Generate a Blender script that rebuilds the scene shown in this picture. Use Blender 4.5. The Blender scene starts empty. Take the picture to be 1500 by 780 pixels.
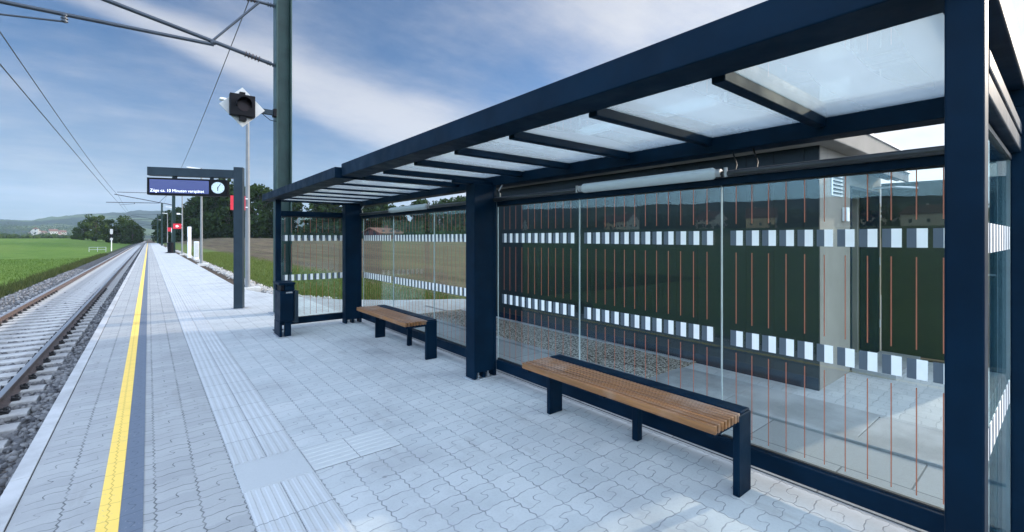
import bpy, bmesh, math, random
import numpy as np
from mathutils import Vector, Matrix, noise as mnoise

R = math.radians
SC = bpy.context.scene
COL = SC.collection
random.seed(7)
RNG = np.random.default_rng(11)
PI = math.pi

# ------------------------------------------------------------------ node helpers
class S:
    """A shader socket with arithmetic."""
    def __init__(self, nt, sock): self.nt, self.k = nt, sock
    def _m(self, op, *o, clamp=False):
        n = self.nt.nodes.new('ShaderNodeMath'); n.operation = op; n.use_clamp = clamp
        for i, v in enumerate((self,) + o):
            if isinstance(v, S): self.nt.links.new(v.k, n.inputs[i])
            else: n.inputs[i].default_value = v
        return S(self.nt, n.outputs[0])
    def __add__(s, o): return s._m('ADD', o)
    __radd__ = __add__
    def __sub__(s, o): return s._m('SUBTRACT', o)
    def __rsub__(s, o): return (s * -1.0) + o
    def __mul__(s, o): return s._m('MULTIPLY', o)
    __rmul__ = __mul__
    def __truediv__(s, o): return s._m('DIVIDE', o)
    def abs(s): return s._m('ABSOLUTE')
    def fract(s): return s._m('FRACT')
    def floor(s): return s._m('FLOOR')
    def sin(s): return s._m('SINE')
    def min(s, o): return s._m('MINIMUM', o)
    def max(s, o): return s._m('MAXIMUM', o)
    def lt(s, o): return s._m('LESS_THAN', o)
    def gt(s, o): return s._m('GREATER_THAN', o)
    def clamp(s): return s._m('ADD', 0.0, clamp=True)
    def pow(s, o): return s._m('POWER', o)
    def step(s, a, b):                       # smoothstep a..b
        n = s.nt.nodes.new('ShaderNodeMapRange'); n.interpolation_type = 'SMOOTHSTEP'
        s.nt.links.new(s.k, n.inputs[0]); n.inputs[1].default_value = a; n.inputs[2].default_value = b
        return S(s.nt, n.outputs[0])
    def tri(s):                              # triangle wave -1..1, period 1
        return ((s.fract() - 0.5).abs() * 4.0) - 1.0

def new_mat(name):
    m = bpy.data.materials.new(name); m.use_nodes = True
    nt = m.node_tree; nt.nodes.clear()
    out = nt.nodes.new('ShaderNodeOutputMaterial')
    return m, nt, out

def pos(nt):
    g = nt.nodes.new('ShaderNodeNewGeometry'); x = nt.nodes.new('ShaderNodeSeparateXYZ')
    nt.links.new(g.outputs['Position'], x.inputs[0])
    return g.outputs['Position'], S(nt, x.outputs[0]), S(nt, x.outputs[1]), S(nt, x.outputs[2])

def objco(nt):
    g = nt.nodes.new('ShaderNodeTexCoord')
    return g.outputs['Object']

def noise(nt, vec, scale, detail=4.0, rough=.55, stretch=None, off=None):
    if stretch or off:
        mp = nt.nodes.new('ShaderNodeMapping'); nt.links.new(vec, mp.inputs[0]); vec = mp.outputs[0]
        if stretch: mp.inputs['Scale'].default_value = stretch
        if off: mp.inputs['Location'].default_value = off
    n = nt.nodes.new('ShaderNodeTexNoise'); n.inputs['Scale'].default_value = scale
    n.inputs['Detail'].default_value = detail; n.inputs['Roughness'].default_value = rough
    nt.links.new(vec, n.inputs['Vector'])
    return S(nt, n.outputs[0])

def mix(nt, f, a, b):
    n = nt.nodes.new('ShaderNodeMix'); n.data_type = 'RGBA'
    for sock, v in ((n.inputs[0], f), (n.inputs[6], a), (n.inputs[7], b)):
        if isinstance(v, S): nt.links.new(v.k, sock)
        elif isinstance(v, (tuple, list)): sock.default_value = (*v[:3], 1)
        else: sock.default_value = v
    return S(nt, n.outputs[2])

def bsdf(nt, out, color, rough=.6, metal=0., bump=None, bstr=.3, bdist=.01, spec=.5):
    b = nt.nodes.new('ShaderNodeBsdfPrincipled')
    for key, v in (('Base Color', color), ('Roughness', rough), ('Metallic', metal), ('Specular IOR Level', spec)):
        if isinstance(v, S): nt.links.new(v.k, b.inputs[key])
        elif isinstance(v, (tuple, list)): b.inputs[key].default_value = (*v[:3], 1)
        else: b.inputs[key].default_value = v
    if bump is not None:
        n = nt.nodes.new('ShaderNodeBump'); n.inputs['Strength'].default_value = bstr
        n.inputs['Distance'].default_value = bdist
        nt.links.new(bump.k, n.inputs['Height']); nt.links.new(n.outputs[0], b.inputs['Normal'])
    nt.links.new(b.outputs[0], out.inputs[0])
    return b

def simple(name, col, rough=.6, metal=0., var=.15, scale=6., bstr=.0, spec=.5, fine=60., rvar=.12):
    """paint / concrete / metal with gentle uneven wear in colour and gloss"""
    m, nt, out = new_mat(name)
    p = objco(nt)
    n1 = noise(nt, p, scale, 5, .6)
    a = tuple(c * (1 - var) for c in col); b = tuple(min(1, c * (1 + var)) for c in col)
    c = mix(nt, n1.step(.3, .7), a, b)
    r = (noise(nt, p, scale * 2.3, 3) - .5) * (rvar * 2) + rough
    bm_ = noise(nt, p, fine, 3) if bstr else None
    bsdf(nt, out, c, r, metal, bm_, bstr, .004, spec)
    return m

M = {}
M['frame'] = simple('anthracite powder coat', (.0014, .0105, .0235), .5, 0, .22, 3., .04, .06, 300, .2)
M['frame_gap'] = simple('black rubber', (.012, .012, .013), .7)
M['steel'] = simple('galvanised steel', (.42, .44, .46), .45, .6, .12, 8)
M['pole_grey'] = simple('grey painted pole', (.17, .18, .185), .55, .1, .1, 3)
M['mast'] = simple('green grey mast paint', (.022, .050, .046), .55, .0, .2, 2.5, 0, .3)
M['gantry'] = simple('blue grey gantry paint', (.020, .034, .046), .5, 0, .15, 3, 0, .2)
M['tube'] = simple('dark cantilever tube', (.05, .062, .08), .45, .5, .1)
M['insul'] = simple('brown insulator', (.05, .03, .03), .3)
M['wire'] = simple('oxidised copper wire', (.055, .055, .06), .55, .3)
M['white'] = simple('white coated metal', (.72, .73, .73), .45, 0, .06)
M['signwhite'] = simple('white board', (.46, .46, .45), .5, 0, .08)
M['black'] = simple('black housing', (.0035, .0038, .006), .6, 0, .2, 6, 0, .15)
M['red'] = simple('red sign enamel', (.55, .012, .03), .4, 0, .08)
M['conc'] = simple('pale concrete', (.46, .46, .44), .85, 0, .15, 5, .25, .3)
M['sleeper'] = simple('sleeper concrete', (.32, .32, .315), .88, 0, .22, 4, .3, .3, 50)
M['kerb'] = simple('white concrete edge', (.38, .385, .385), .8, 0, .18, 2.5, .2, .3)
M['lamp_body'] = simple('opal lamp cover', (.42, .46, .47), .35, 0, .05)
M['lampclip'] = simple('bright clip', (.35, .35, .35), .5, .6)
M['darkrail'] = simple('black lamp rail', (.012, .014, .017), .35, 0, .2)
M['trough'] = simple('trough cover concrete', (.205, .21, .21), .85, 0, .25, 1.8, .3, .3, 40)
M['door'] = simple('dark green door', (.002, .007, .005), .5, 0, .35, 2, 0, .2)
M['interior'] = simple('dark interior', (.03, .03, .03), .8)
M['lens'] = simple('dark red lens', (.012, .003, .005), .35, 0, .1, 6, 0, .2)

def glass_mat(name, tint=(.93, .97, .96), haze=0., fmul=1.0, refl=(.74, .95, 1.)):
    m, nt, out = new_mat(name)
    lw = nt.nodes.new('ShaderNodeLayerWeight'); lw.inputs['Blend'].default_value = .5
    f = (S(nt, lw.outputs['Facing']).pow(5.) * .96 + .04) * fmul
    tr = nt.nodes.new('ShaderNodeBsdfTransparent'); tr.inputs[0].default_value = (*tint, 1)
    gl = nt.nodes.new('ShaderNodeBsdfGlossy'); gl.inputs['Roughness'].default_value = .0
    gl.inputs[0].default_value = (*refl, 1)
    mx = nt.nodes.new('ShaderNodeMixShader'); nt.links.new(f.clamp().k, mx.inputs[0])
    nt.links.new(tr.outputs[0], mx.inputs[1]); nt.links.new(gl.outputs[0], mx.inputs[2])
    last = mx
    if haze:
        p = objco(nt)
        d = noise(nt, p, 1.1, 2, .5, (.5, 3.5, 1)).step(.2, .8) * (haze * .35) + haze
        df = nt.nodes.new('ShaderNodeBsdfTranslucent'); df.inputs[0].default_value = (.62, .66, .67, 1)
        m2 = nt.nodes.new('ShaderNodeMixShader'); nt.links.new(d.k, m2.inputs[0])
        nt.links.new(mx.outputs[0], m2.inputs[1]); nt.links.new(df.outputs[0], m2.inputs[2]); last = m2
    nt.links.new(last.outputs[0], out.inputs[0])
    return m
M['glass'] = glass_mat('shelter glass', haze=.0012, fmul=.8)
M['roofglass'] = glass_mat('dusty roof glass', (.80, .87, .88), .27, 1.5)

def print_mat(name, col):
    m, nt, out = new_mat(name); p = objco(nt)
    c = mix(nt, noise(nt, p, 9, 3), tuple(c * .88 for c in col), col)
    bsdf(nt, out, c, .5)
    return m
M['band_white'] = print_mat('white glass print', (.88, .85, .80))
M['band_grey'] = print_mat('grey glass print', (.075, .095, .115))
M['stripe'] = print_mat('orange glass print', (.36, .105, .048))

def wood_mat():
    m, nt, out = new_mat('oiled larch slats'); p = objco(nt); wp, X, Y, Z = pos(nt)
    g = noise(nt, p, 26, 6, .65, (1, .05, 1)); big = noise(nt, p, 3, 3)
    slat = ((X - 2.372) / .0385).floor()
    tone = ((slat * 12.9898).sin() * 43758.5).fract()
    c = mix(nt, g.step(.3, .75), (.125, .050, .013), (.32, .135, .038))
    c = mix(nt, tone * .45, c, (.20, .105, .055))
    c = mix(nt, big.step(.48, .72) * .5, c, (.33, .24, .18))
    bsdf(nt, out, c, g * .2 + .32, 0, g, .25, .002, .6)
    return m
M['wood'] = wood_mat()

def paver_mat():
    m, nt, out = new_mat('interlocking concrete pavers')
    p, X, Y, Z = pos(nt)
    cw, rp = .2, .225
    wob = noise(nt, p, 1.3, 2) - .5; wob2 = noise(nt, p, 9., 2, .5, None, (4, 1, 7)) - .5
    xs = X - .03 + (Y / .064).tri() * .0068 + wob * .006 + wob2 * .006
    cx = xs / cw
    dX = (.5 - (cx.fract() - .5).abs()) * cw
    col = cx.floor()
    ys = Y + (X / .2 * 6.2832).sin() * .0065 + (X / .0667).tri() * .003 + wob * .014 + wob2 * .008
    cy = ys / rp
    fy = cy.fract()
    dY = (.5 - (fy - .5).abs()) * rp
    row = cy.floor()
    lx = (cx.fract() - .5) * cw
    hx = lx + ((fy - .53) * 21.).sin() * .0075
    half = hx.gt(0.)
    inner = (fy - (half * .28 + .39)).abs() * rp
    hook = hx.abs() + ((fy - .53).abs() - .14).max(0.) * rp * 3.
    d = (dX * .8).min(dY).min(inner * 1.25).min(hook)
    jn = noise(nt, p, 14, 3)
    joint = (1. - (d - jn * .003).step(.0002, .0026)) * (noise(nt, p, 7, 3).step(.25, .62) * .8 + .2)
    cell = ((col * 12.9898 + (row + fy.gt(.53) * .37) * 78.233).sin() * 43758.5453).fract()
    n1 = noise(nt, p, 1.1, 5, .6); n2 = noise(nt, p, 70, 3, .7); n3 = noise(nt, p, 5.5, 4, .65)
    left = mix(nt, cell, (.295, .305, .305), (.345, .355, .35))
    right = mix(nt, cell, (.385, .41, .415), (.435, .455, .455))
    zone = X.gt(.43)
    back = X.gt(3.03)
    c = mix(nt, zone, left, right)
    c = mix(nt, back * .7, c, mix(nt, cell, (.22, .23, .23), (.28, .285, .28)))
    c = mix(nt, n1.step(.46, .70) * .42, c, (.225, .23, .235))
    c = mix(nt, n3.step(.58, .78) * .22, c, (.25, .26, .26))
    c = mix(nt, n2.step(.45, .75) * .20, c, (.20, .21, .21))
    dust = noise(nt, p, .45, 4, .6, None, (7, 3, 1)).step(.55, .7)
    c = mix(nt, dust * .22, c, (.52, .52, .50))
    vo = nt.nodes.new('ShaderNodeTexVoronoi'); vo.inputs['Scale'].default_value = 2.3; nt.links.new(p, vo.inputs['Vector'])
    sc_ = nt.nodes.new('ShaderNodeSeparateColor'); nt.links.new(vo.outputs['Color'], sc_.inputs[0])
    gum = (1. - S(nt, vo.outputs['Distance']).step(.025, .05)) * S(nt, sc_.outputs[0]).gt(.62)
    c = mix(nt, gum * .5, c, (.12, .12, .12))
    run = noise(nt, p, 1.6, 6, .7, (2.5, .5, 1), (3, 9, 0)).step(.56, .72)
    c = mix(nt, run * .32, c, (.20, .19, .175))
    c = mix(nt, joint * X.gt(-.54) * .88, c, mix(nt, zone, (.085, .09, .095), (.18, .19, .20)))
    h = (1. - joint) + n2 * .10
    bsdf(nt, out, c, .8, 0, h, .5, .006, .35)
    return m
M['paver'] = paver_mat()

def tactile_mat(name, col, jy=.4, x0=.43, wx=.2, y0=3.05):
    m, nt, out = new_mat(name); p, X, Y, Z = pos(nt)
    fx = ((X - x0) / wx).fract(); fy = ((Y - y0) / jy).fract()
    d = ((.5 - (fx - .5).abs()) * wx).min((.5 - (fy - .5).abs()) * jy)
    joint = 1. - d.step(.0012, .0045)
    n1 = noise(nt, p, 2.5, 4, .6); n2 = noise(nt, p, 80, 2)
    cell = ((((X - x0) / wx).floor() * 3.7 + ((Y - y0) / jy).floor() * 9.13).sin() * 437.5).fract()
    c = mix(nt, cell, tuple(v * .92 for v in col), col)
    c = mix(nt, n1.step(.45, .7) * .25, c, tuple(v * .72 for v in col))
    c = mix(nt, n2.step(.5, .8) * .15, c, tuple(v * .6 for v in col))
    c = mix(nt, joint * .8, c, (.09, .095, .1))
    bsdf(nt, out, c, .75, 0, n2 - joint, .2, .004, .4)
    return m
M['tactile'] = tactile_mat('white ribbed tactile slab', (.43, .445, .45))
M['tactile2'] = tactile_mat('white cross ribbed slab', (.45, .47, .47), .37, .83, .3, 3.05)

def paint_line(name, col, worn):
    m, nt, out = new_mat(name); p, X, Y, Z = pos(nt)
    xs = X - .03 + (Y / .0667).tri() * .0065
    dX = (.5 - ((xs / .2).fract() - .5).abs()) * .2
    ys = Y + (X / .2 * 6.2832).sin() * .008 + (X / .0667).tri() * .004
    fy = (ys / .2).fract() - .5
    dY = (.5 - fy.abs()) * .2
    lx = ((xs / .2).fract() - .5) * .2; ly = fy * .2
    hook = (lx + (ly / .09 * 6.2832).sin() * .013).abs() + (ly.abs() - .047).max(0.) * 4.
    j = 1. - dX.min(dY).min(hook).step(.001, .004)
    n = noise(nt, p, 30, 5, .7); n1 = noise(nt, p, 3, 4)
    c = mix(nt, n.step(.55, .75) * .3, col, worn)
    c = mix(nt, n1.step(.5, .8) * .3, c, tuple(v * .75 for v in col))
    chip = noise(nt, p, 55, 4, .75).step(.60, .66) * noise(nt, p, 2.1, 3).step(.42, .62)
    c = mix(nt, chip * .75, c, (.29, .295, .29))
    c = mix(nt, j * .55, c, tuple(v * .25 for v in col))
    bsdf(nt, out, c, .65, 0, n - j, .25, .004)
    return m
def slab_mat():
    m, nt, out = new_mat('grey path slabs'); p, X, Y, Z = pos(nt)
    row = ((X - 3.06) / .47).floor()
    fx = ((X - 3.06) / .47).fract(); fy = (Y / .94 + row * .37).fract()
    d = ((.5 - (fx - .5).abs()) * .47).min((.5 - (fy - .5).abs()) * .94)
    j = 1. - d.step(.002, .007)
    cell = ((row * 3.7 + (Y / .94 + row * .37).floor() * 9.13).sin() * 437.5).fract()
    n = noise(nt, p, 2.2, 5, .65); n2 = noise(nt, p, 60, 3, .7)
    c = mix(nt, cell, (.20, .207, .207), (.27, .275, .275))
    c = mix(nt, n.step(.45, .7) * .45, c, (.17, .175, .175)); c = mix(nt, n2.step(.45, .75) * .25, c, (.14, .14, .14)); c = mix(nt, j * .8, c, (.05, .05, .05))
    bsdf(nt, out, c, .85, 0, n2 - j * 2., .35, .006, .3)
    return m
M['slab'] = slab_mat()
M['mulch'] = simple('dark bark mulch', (.035, .025, .018), .95, 0, .5, 30, .6, .1, 60)
M['smooth'] = tactile_mat('smooth pale slab', (.42, .44, .445), .42, .42, .42, 3.04)
M['yellow'] = paint_line('yellow road paint', (.84, .57, .12), (.58, .48, .26))
M['darkline'] = paint_line('dark blue grey contrast stone', (.115, .14, .18), (.20, .22, .24))

def ground_mat():
    m, nt, out = new_mat('fields and verges')
    p, X, Y, Z = pos(nt)
    nb = noise(nt, p, .035, 5, .6); nm = noise(nt, p, .5, 5, .65); nf = noise(nt, p, 7., 5, .7); ns = noise(nt, p, .10, 3, .5, (1, .15, 1))
    nl = noise(nt, p, .0035, 3, .5)
    grass = mix(nt, nm.step(.3, .7), (.062, .125, .018), (.105, .170, .028))
    grass = mix(nt, ns.step(.4, .65) * .6, grass, (.115, .170, .034))
    grass = mix(nt, nf.step(.45, .75) * .55, grass, (.032, .072, .012))
    # the fields farther off to the left: strips of other crops
    far = (X * -1.).step(80, 130)
    strip = noise(nt, p, .006, 2, .5, (1, .35, 1), (31, 5, 0))
    crop = mix(nt, strip.step(.42, .5), (.060, .125, .025), (.16, .17, .06))
    crop = mix(nt, strip.step(.55, .6), crop, (.045, .085, .018))
    grass = mix(nt, far * .8, grass, crop)
    # right side: verge grass, then a ploughed stubble field
    wob = (nm - .5) * 2.2
    rows = (noise(nt, p, .8, 4, .6, (1, .08, 1)) * .55 + noise(nt, p, 5, 4, .7) * .45)
    soil = mix(nt, rows.step(.38, .58), (.048, .035, .024), (.125, .098, .062))
    soil = mix(nt, noise(nt, p, .22, 5, .7, (1, .3, 1)).step(.42, .6) * .6, soil, (.075, .062, .042))
    soil = mix(nt, nm.step(.5, .66) * .55, soil, (.105, .115, .045))
    soil = mix(nt, nf.step(.55, .8) * .4, soil, (.20, .17, .11))
    vg = mix(nt, nf.step(.35, .7), (.06, .10, .022), (.125, .16, .045))
    vg = mix(nt, nm.step(.55, .75) * .5, vg, (.15, .14, .06))
    plough = (X + wob * .45 + (Y - 20.) * .0).step(5.6, 6.8)
    right = mix(nt, plough, vg, soil)
    farm = (X + nb * 60.).step(210, 250)
    right = mix(nt, farm, right, mix(nt, nl.step(.4, .6), (.06, .10, .025), (.15, .14, .06)))
    dirt = mix(nt, nf.step(.3, .7), (.045, .034, .026), (.105, .082, .060))
    bare = (1. - (X + wob * .12).step(2.95, 3.25))
    right = mix(nt, bare, right, dirt)
    # dark weedy verge along the ballast on the left
    verge = (X + wob * .35).step(-5.7, -5.0)
    left = mix(nt, verge, grass, mix(nt, nf.step(.4, .7), (.022, .032, .014), (.060, .060, .035)))
    c = mix(nt, X.gt(-.6), left, right)
    bsdf(nt, out, c, .95, 0, nf + nm * .6, .7, .12, .15)
    return m
M['ground'] = ground_mat()

def hill_mat():
    m, nt, out = new_mat('wooded hills'); p, X, Y, Z = pos(nt)
    n1 = noise(nt, p, .0028, 5, .6); n2 = noise(nt, p, .02, 5, .7); n3 = noise(nt, p, .07, 3, .7)
    wood = mix(nt, n2.step(.35, .65), (.008, .020, .012), (.026, .044, .022))
    wood = mix(nt, n3.step(.5, .75) * .6, wood, (.010, .020, .010))
    mead = mix(nt, n2.step(.4, .6), (.050, .085, .028), (.085, .105, .045))
    low = 1. - Z.step(18, 65)
    c = mix(nt, ((n1 + low * .10).step(.565, .60)), wood, mead)
    bsdf(nt, out, c, .95, 0, n3, .6, 6., .1)
    return m
M['hill'] = hill_mat()

def stone_mat(name, a, b, sc=9):
    m, nt, out = new_mat(name); p, X, Y, Z = pos(nt)
    g = nt.nodes.new('ShaderNodeNewGeometry'); rnd = S(nt, g.outputs['Random Per Island'])
    n = noise(nt, p, sc, 3); n2 = noise(nt, p, 120, 3)
    c = mix(nt, rnd, a, b); c = mix(nt, n.step(.45, .7) * .35, c, tuple(v * .6 for v in a))
    bsdf(nt, out, c, .85, 0, n2, .3, .004, .3)
    return m
M['stone'] = stone_mat('ballast stone', (.065, .067, .074), (.25, .25, .25))
M['palestone'] = stone_mat('pale rubble', (.24, .235, .22), (.42, .41, .385))
def ballast_mat():
    m, nt, out = new_mat('ballast bed'); p, X, Y, Z = pos(nt)
    v = nt.nodes.new('ShaderNodeTexVoronoi'); v.inputs['Scale'].default_value = 17; nt.links.new(p, v.inputs['Vector'])
    d = S(nt, v.outputs['Distance'])
    sp = nt.nodes.new('ShaderNodeSeparateColor'); nt.links.new(v.outputs['Color'], sp.inputs[0])
    r = S(nt, sp.outputs[0])
    c = mix(nt, r, (.055, .057, .062), (.18, .18, .18)); c = mix(nt, d.step(.3, .7), c, (.03, .03, .032))
    n = noise(nt, p, .6, 3); c = mix(nt, n.step(.5, .7) * .35, c, (.16, .125, .095))
    bsdf(nt, out, c, .9, 0, 1. - d, 1., .05, .25)
    return m
M['ballast'] = ballast_mat()
def gravel_mat():
    m, nt, out = new_mat('tan gravel bed'); p, X, Y, Z = pos(nt)
    v = nt.nodes.new('ShaderNodeTexVoronoi'); v.inputs['Scale'].default_value = 48; nt.links.new(p, v.inputs['Vector'])
    d = S(nt, v.outputs['Distance']); sp = nt.nodes.new('ShaderNodeSeparateColor'); nt.links.new(v.outputs['Color'], sp.inputs[0])
    c = mix(nt, S(nt, sp.outputs[0]), (.25, .23, .19), (.45, .42, .36)); c = mix(nt, d.step(.35, .7), c, (.05, .04, .03))
    bsdf(nt, out, c, .9, 0, 1. - d, .8, .02, .25)
    return m
M['gravel'] = gravel_mat()
def rail_side():
    m, nt, out = new_mat('rusty rail steel'); p, X, Y, Z = pos(nt)
    n = noise(nt, p, 12, 5, .65); g = nt.nodes.new('ShaderNodeNewGeometry')
    sx = nt.nodes.new('ShaderNodeSeparateXYZ'); nt.links.new(g.outputs['Normal'], sx.inputs[0])
    c = mix(nt, n.step(.3, .7), (.070, .050, .042), (.15, .105, .085))
    top = Z.gt(-.5525)
    c = mix(nt, top, c, (.42, .42, .43))
    b = bsdf(nt, out, c, .45, 0, n, .15, .003); nt.links.new((top * .9).k, b.inputs['Metallic'])
    return m
M['rail'] = rail_side()

def leaf_mat(name, a, b, trans=.25):
    m, nt, out = new_mat(name); p, X, Y, Z = pos(nt)
    g = nt.nodes.new('ShaderNodeNewGeometry'); rnd = S(nt, g.outputs['Random Per Island'])
    oi = nt.nodes.new('ShaderNodeObjectInfo'); orn = S(nt, oi.outputs['Random'])
    c = mix(nt, rnd, a, b); c = mix(nt, orn * .5, c, tuple(v * .62 for v in a))
    d = nt.nodes.new('ShaderNodeBsdfDiffuse'); nt.links.new(c.k, d.inputs[0])
    t = nt.nodes.new('ShaderNodeBsdfTranslucent'); nt.links.new(c.k, t.inputs[0])
    mx = nt.nodes.new('ShaderNodeMixShader'); mx.inputs[0].default_value = trans
    nt.links.new(d.outputs[0], mx.inputs[1]); nt.links.new(t.outputs[0], mx.inputs[2])
    nt.links.new(mx.outputs[0], out.inputs[0])
    return m
M['leaf'] = leaf_mat('dark foliage', (.018, .036, .012), (.045, .075, .022))
M['leaf2'] = leaf_mat('mid foliage', (.028, .052, .014), (.075, .105, .030))
M['grass'] = leaf_mat('grass blades', (.065, .125, .02), (.12, .18, .035), .35)
M['grass2'] = leaf_mat('mown verge grass', (.075, .115, .022), (.19, .21, .075), .35)
M['weed'] = leaf_mat('weeds', (.030, .045, .016), (.085, .095, .04), .25)
M['bark'] = simple('bark', (.06, .045, .035), .9, 0, .25, 3)

def wall_mat():
    m, nt, out = new_mat('beige render'); p, X, Y, Z = pos(nt)
    n = noise(nt, p, 1.2, 5, .6); n2 = noise(nt, p, 90, 3)
    c = mix(nt, n.step(.3, .7), (.17, .16, .14), (.22, .207, .182))
    c = mix(nt, noise(nt, p, 2, 4, .6, (3, 3, .25)).step(.55, .75) * .2, c, (.30, .28, .25))
    bsdf(nt, out, c, .88, 0, n2, .25, .004, .3)
    return m
M['render'] = wall_mat()
def clad_mat():
    m, nt, out = new_mat('anthracite cladding'); p, X, Y, Z = pos(nt)
    seam = (.5 - ((Y / .28).fract() - .5).abs()) * .28
    s = 1. - seam.step(.002, .006)
    n = noise(nt, p, 1.5, 4)
    c = mix(nt, n, (.003, .008, .011), (.006, .013, .017)); c = mix(nt, s * .8, c, (.002, .003, .004))
    bsdf(nt, out, c, .6, 0, s * -1., .4, .01, .2)
    return m
M['clad'] = clad_mat()
M['housewall'] = simple('pale house render', (.62, .60, .54), .9, 0, .08, .3)
M['housewall2'] = simple('ochre house render', (.52, .42, .28), .9, 0, .08, .3)
M['farwall'] = simple('grey house render', (.34, .34, .32), .9, 0, .2, .3)
M['redwall'] = simple('red timber wall', (.10, .035, .03), .9, 0, .15, .5)
M['roof'] = simple('brown roof tiles', (.13, .065, .045), .85, 0, .2, .8)
M['pane'] = simple('dark window pane', (.03, .035, .045), .15)

def screen_mat(name, col, em):
    m, nt, out = new_mat(name)
    b = bsdf(nt, out, col, .12, 0); b.inputs['Emission Color'].default_value = (*col, 1); b.inputs['Emission Strength'].default_value = em
    return m
M['screen'] = screen_mat('lit display', (.022, .030, .12), .34)
M['text'] = screen_mat('display letters', (.75, .78, .88), .55)
M['clockface'] = screen_mat('clock dial', (.50, .60, .64), .12)

# ------------------------------------------------------------------ mesh helpers
ORI = {}
class MB:
    def __init__(s): s.v = []; s.f = []; s.mi = []
    def add(s, vs, fs, mi=0):
        o = len(s.v); s.v += [tuple(v) for v in vs]; s.f += [tuple(i + o for i in f) for f in fs]; s.mi += [mi] * len(fs); return s
    def box(s, x0, x1, y0, y1, z0, z1, mi=0):
        return s.add([(x0, y0, z0), (x1, y0, z0), (x1, y1, z0), (x0, y1, z0), (x0, y0, z1), (x1, y0, z1), (x1, y1, z1), (x0, y1, z1)],
                     [(3, 2, 1, 0), (4, 5, 6, 7), (0, 1, 5, 4), (1, 2, 6, 5), (2, 3, 7, 6), (3, 0, 4, 7)], mi)
    def prism(s, pts, axis, a, b, mi=0):
        """polygon in the other two axes extruded a..b along axis"""
        n = len(pts)
        def P(p, t):
            return {'x': (t, p[0], p[1]), 'y': (p[0], t, p[1]), 'z': (p[0], p[1], t)}[axis]
        vs = [P(p, a) for p in pts] + [P(p, b) for p in pts]
        fs = [tuple(range(n))[::-1], tuple(range(n, 2 * n))] + [(i, (i + 1) % n, n + (i + 1) % n, n + i) for i in range(n)]
        return s.add(vs, fs, mi)
    def tube(s, p0, p1, r, r1=None, n=12, mi=0):
        p0 = Vector(p0); p1 = Vector(p1); r1 = r if r1 is None else r1
        d = (p1 - p0).normalized(); a = d.orthogonal().normalized(); b = d.cross(a)
        vs = []
        for c, rr in ((p0, r), (p1, r1)):
            for i in range(n):
                t = 2 * PI * i / n; vs.append(c + a * (math.cos(t) * rr) + b * (math.sin(t) * rr))
        fs = [(i, (i + 1) % n, n + (i + 1) % n, n + i) for i in range(n)] + [tuple(range(n))[::-1], tuple(range(n, 2 * n))]
        return s.add(vs, fs, mi)
    def path(s, pts, r, n=6):
        pts = [Vector(p) for p in pts]; rings = []; vs = []
        for i, p in enumerate(pts):
            d = (pts[min(i + 1, len(pts) - 1)] - pts[max(i - 1, 0)]).normalized()
            a = d.cross(Vector((0, 0, 1))); a = a.normalized() if a.length > 1e-4 else d.orthogonal().normalized(); b = d.cross(a)
            for k in range(n):
                t = 2 * PI * k / n; vs.append(p + a * math.cos(t) * r + b * math.sin(t) * r)
        fs = []
        for i in range(len(pts) - 1):
            for k in range(n): fs.append((i * n + k, i * n + (k + 1) % n, (i + 1) * n + (k + 1) % n, (i + 1) * n + k))
        fs += [tuple(range(n))[::-1], tuple(range((len(pts) - 1) * n, len(pts) * n))]
        return s.add(vs, fs)
    def build(s, name, mats, parent=None, bevel=0, smooth=False, rel=True):
        o = Vector(ORI.get(parent.name, (0, 0, 0))) if (parent and rel) else Vector((0, 0, 0))
        me = bpy.data.meshes.new(name); me.from_pydata([tuple(Vector(v) - o) for v in s.v], [], s.f)
        for m in (mats if isinstance(mats, (list, tuple)) else [mats]): me.materials.append(m)
        me.polygons.foreach_set('material_index', s.mi)
        bm = bmesh.new(); bm.from_mesh(me); bmesh.ops.recalc_face_normals(bm, faces=bm.faces)
        if smooth:
            for f in bm.faces: f.smooth = True
            for e in bm.edges:
                if len(e.link_faces) == 2 and e.calc_face_angle(0) > .6: e.smooth = False
        bm.to_mesh(me); bm.free(); me.update()
        ob = bpy.data.objects.new(name, me); COL.objects.link(ob)
        if parent: ob.parent = parent; ORI[ob.name] = tuple(o)
        if bevel:
            md = ob.modifiers.new('edge', 'BEVEL'); md.width = bevel; md.segments = 2; md.limit_method = 'ANGLE'; md.angle_limit = .7
        return ob

def mesh_np(name, V, F, mat, parent=None):
    """V (n,3), F (m,k) numpy -> object"""
    me = bpy.data.meshes.new(name); k = F.shape[1]
    me.vertices.add(len(V)); me.vertices.foreach_set('co', V.astype(np.float32).ravel())
    me.loops.add(F.size); me.loops.foreach_set('vertex_index', F.astype(np.int32).ravel())
    me.polygons.add(len(F)); me.polygons.foreach_set('loop_start', np.arange(0, F.size, k, dtype=np.int32))
    me.update(calc_edges=True); me.validate()
    me.materials.append(mat)
    ob = bpy.data.objects.new(name, me); COL.objects.link(ob)
    if parent: ob.parent = parent
    return ob

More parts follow.
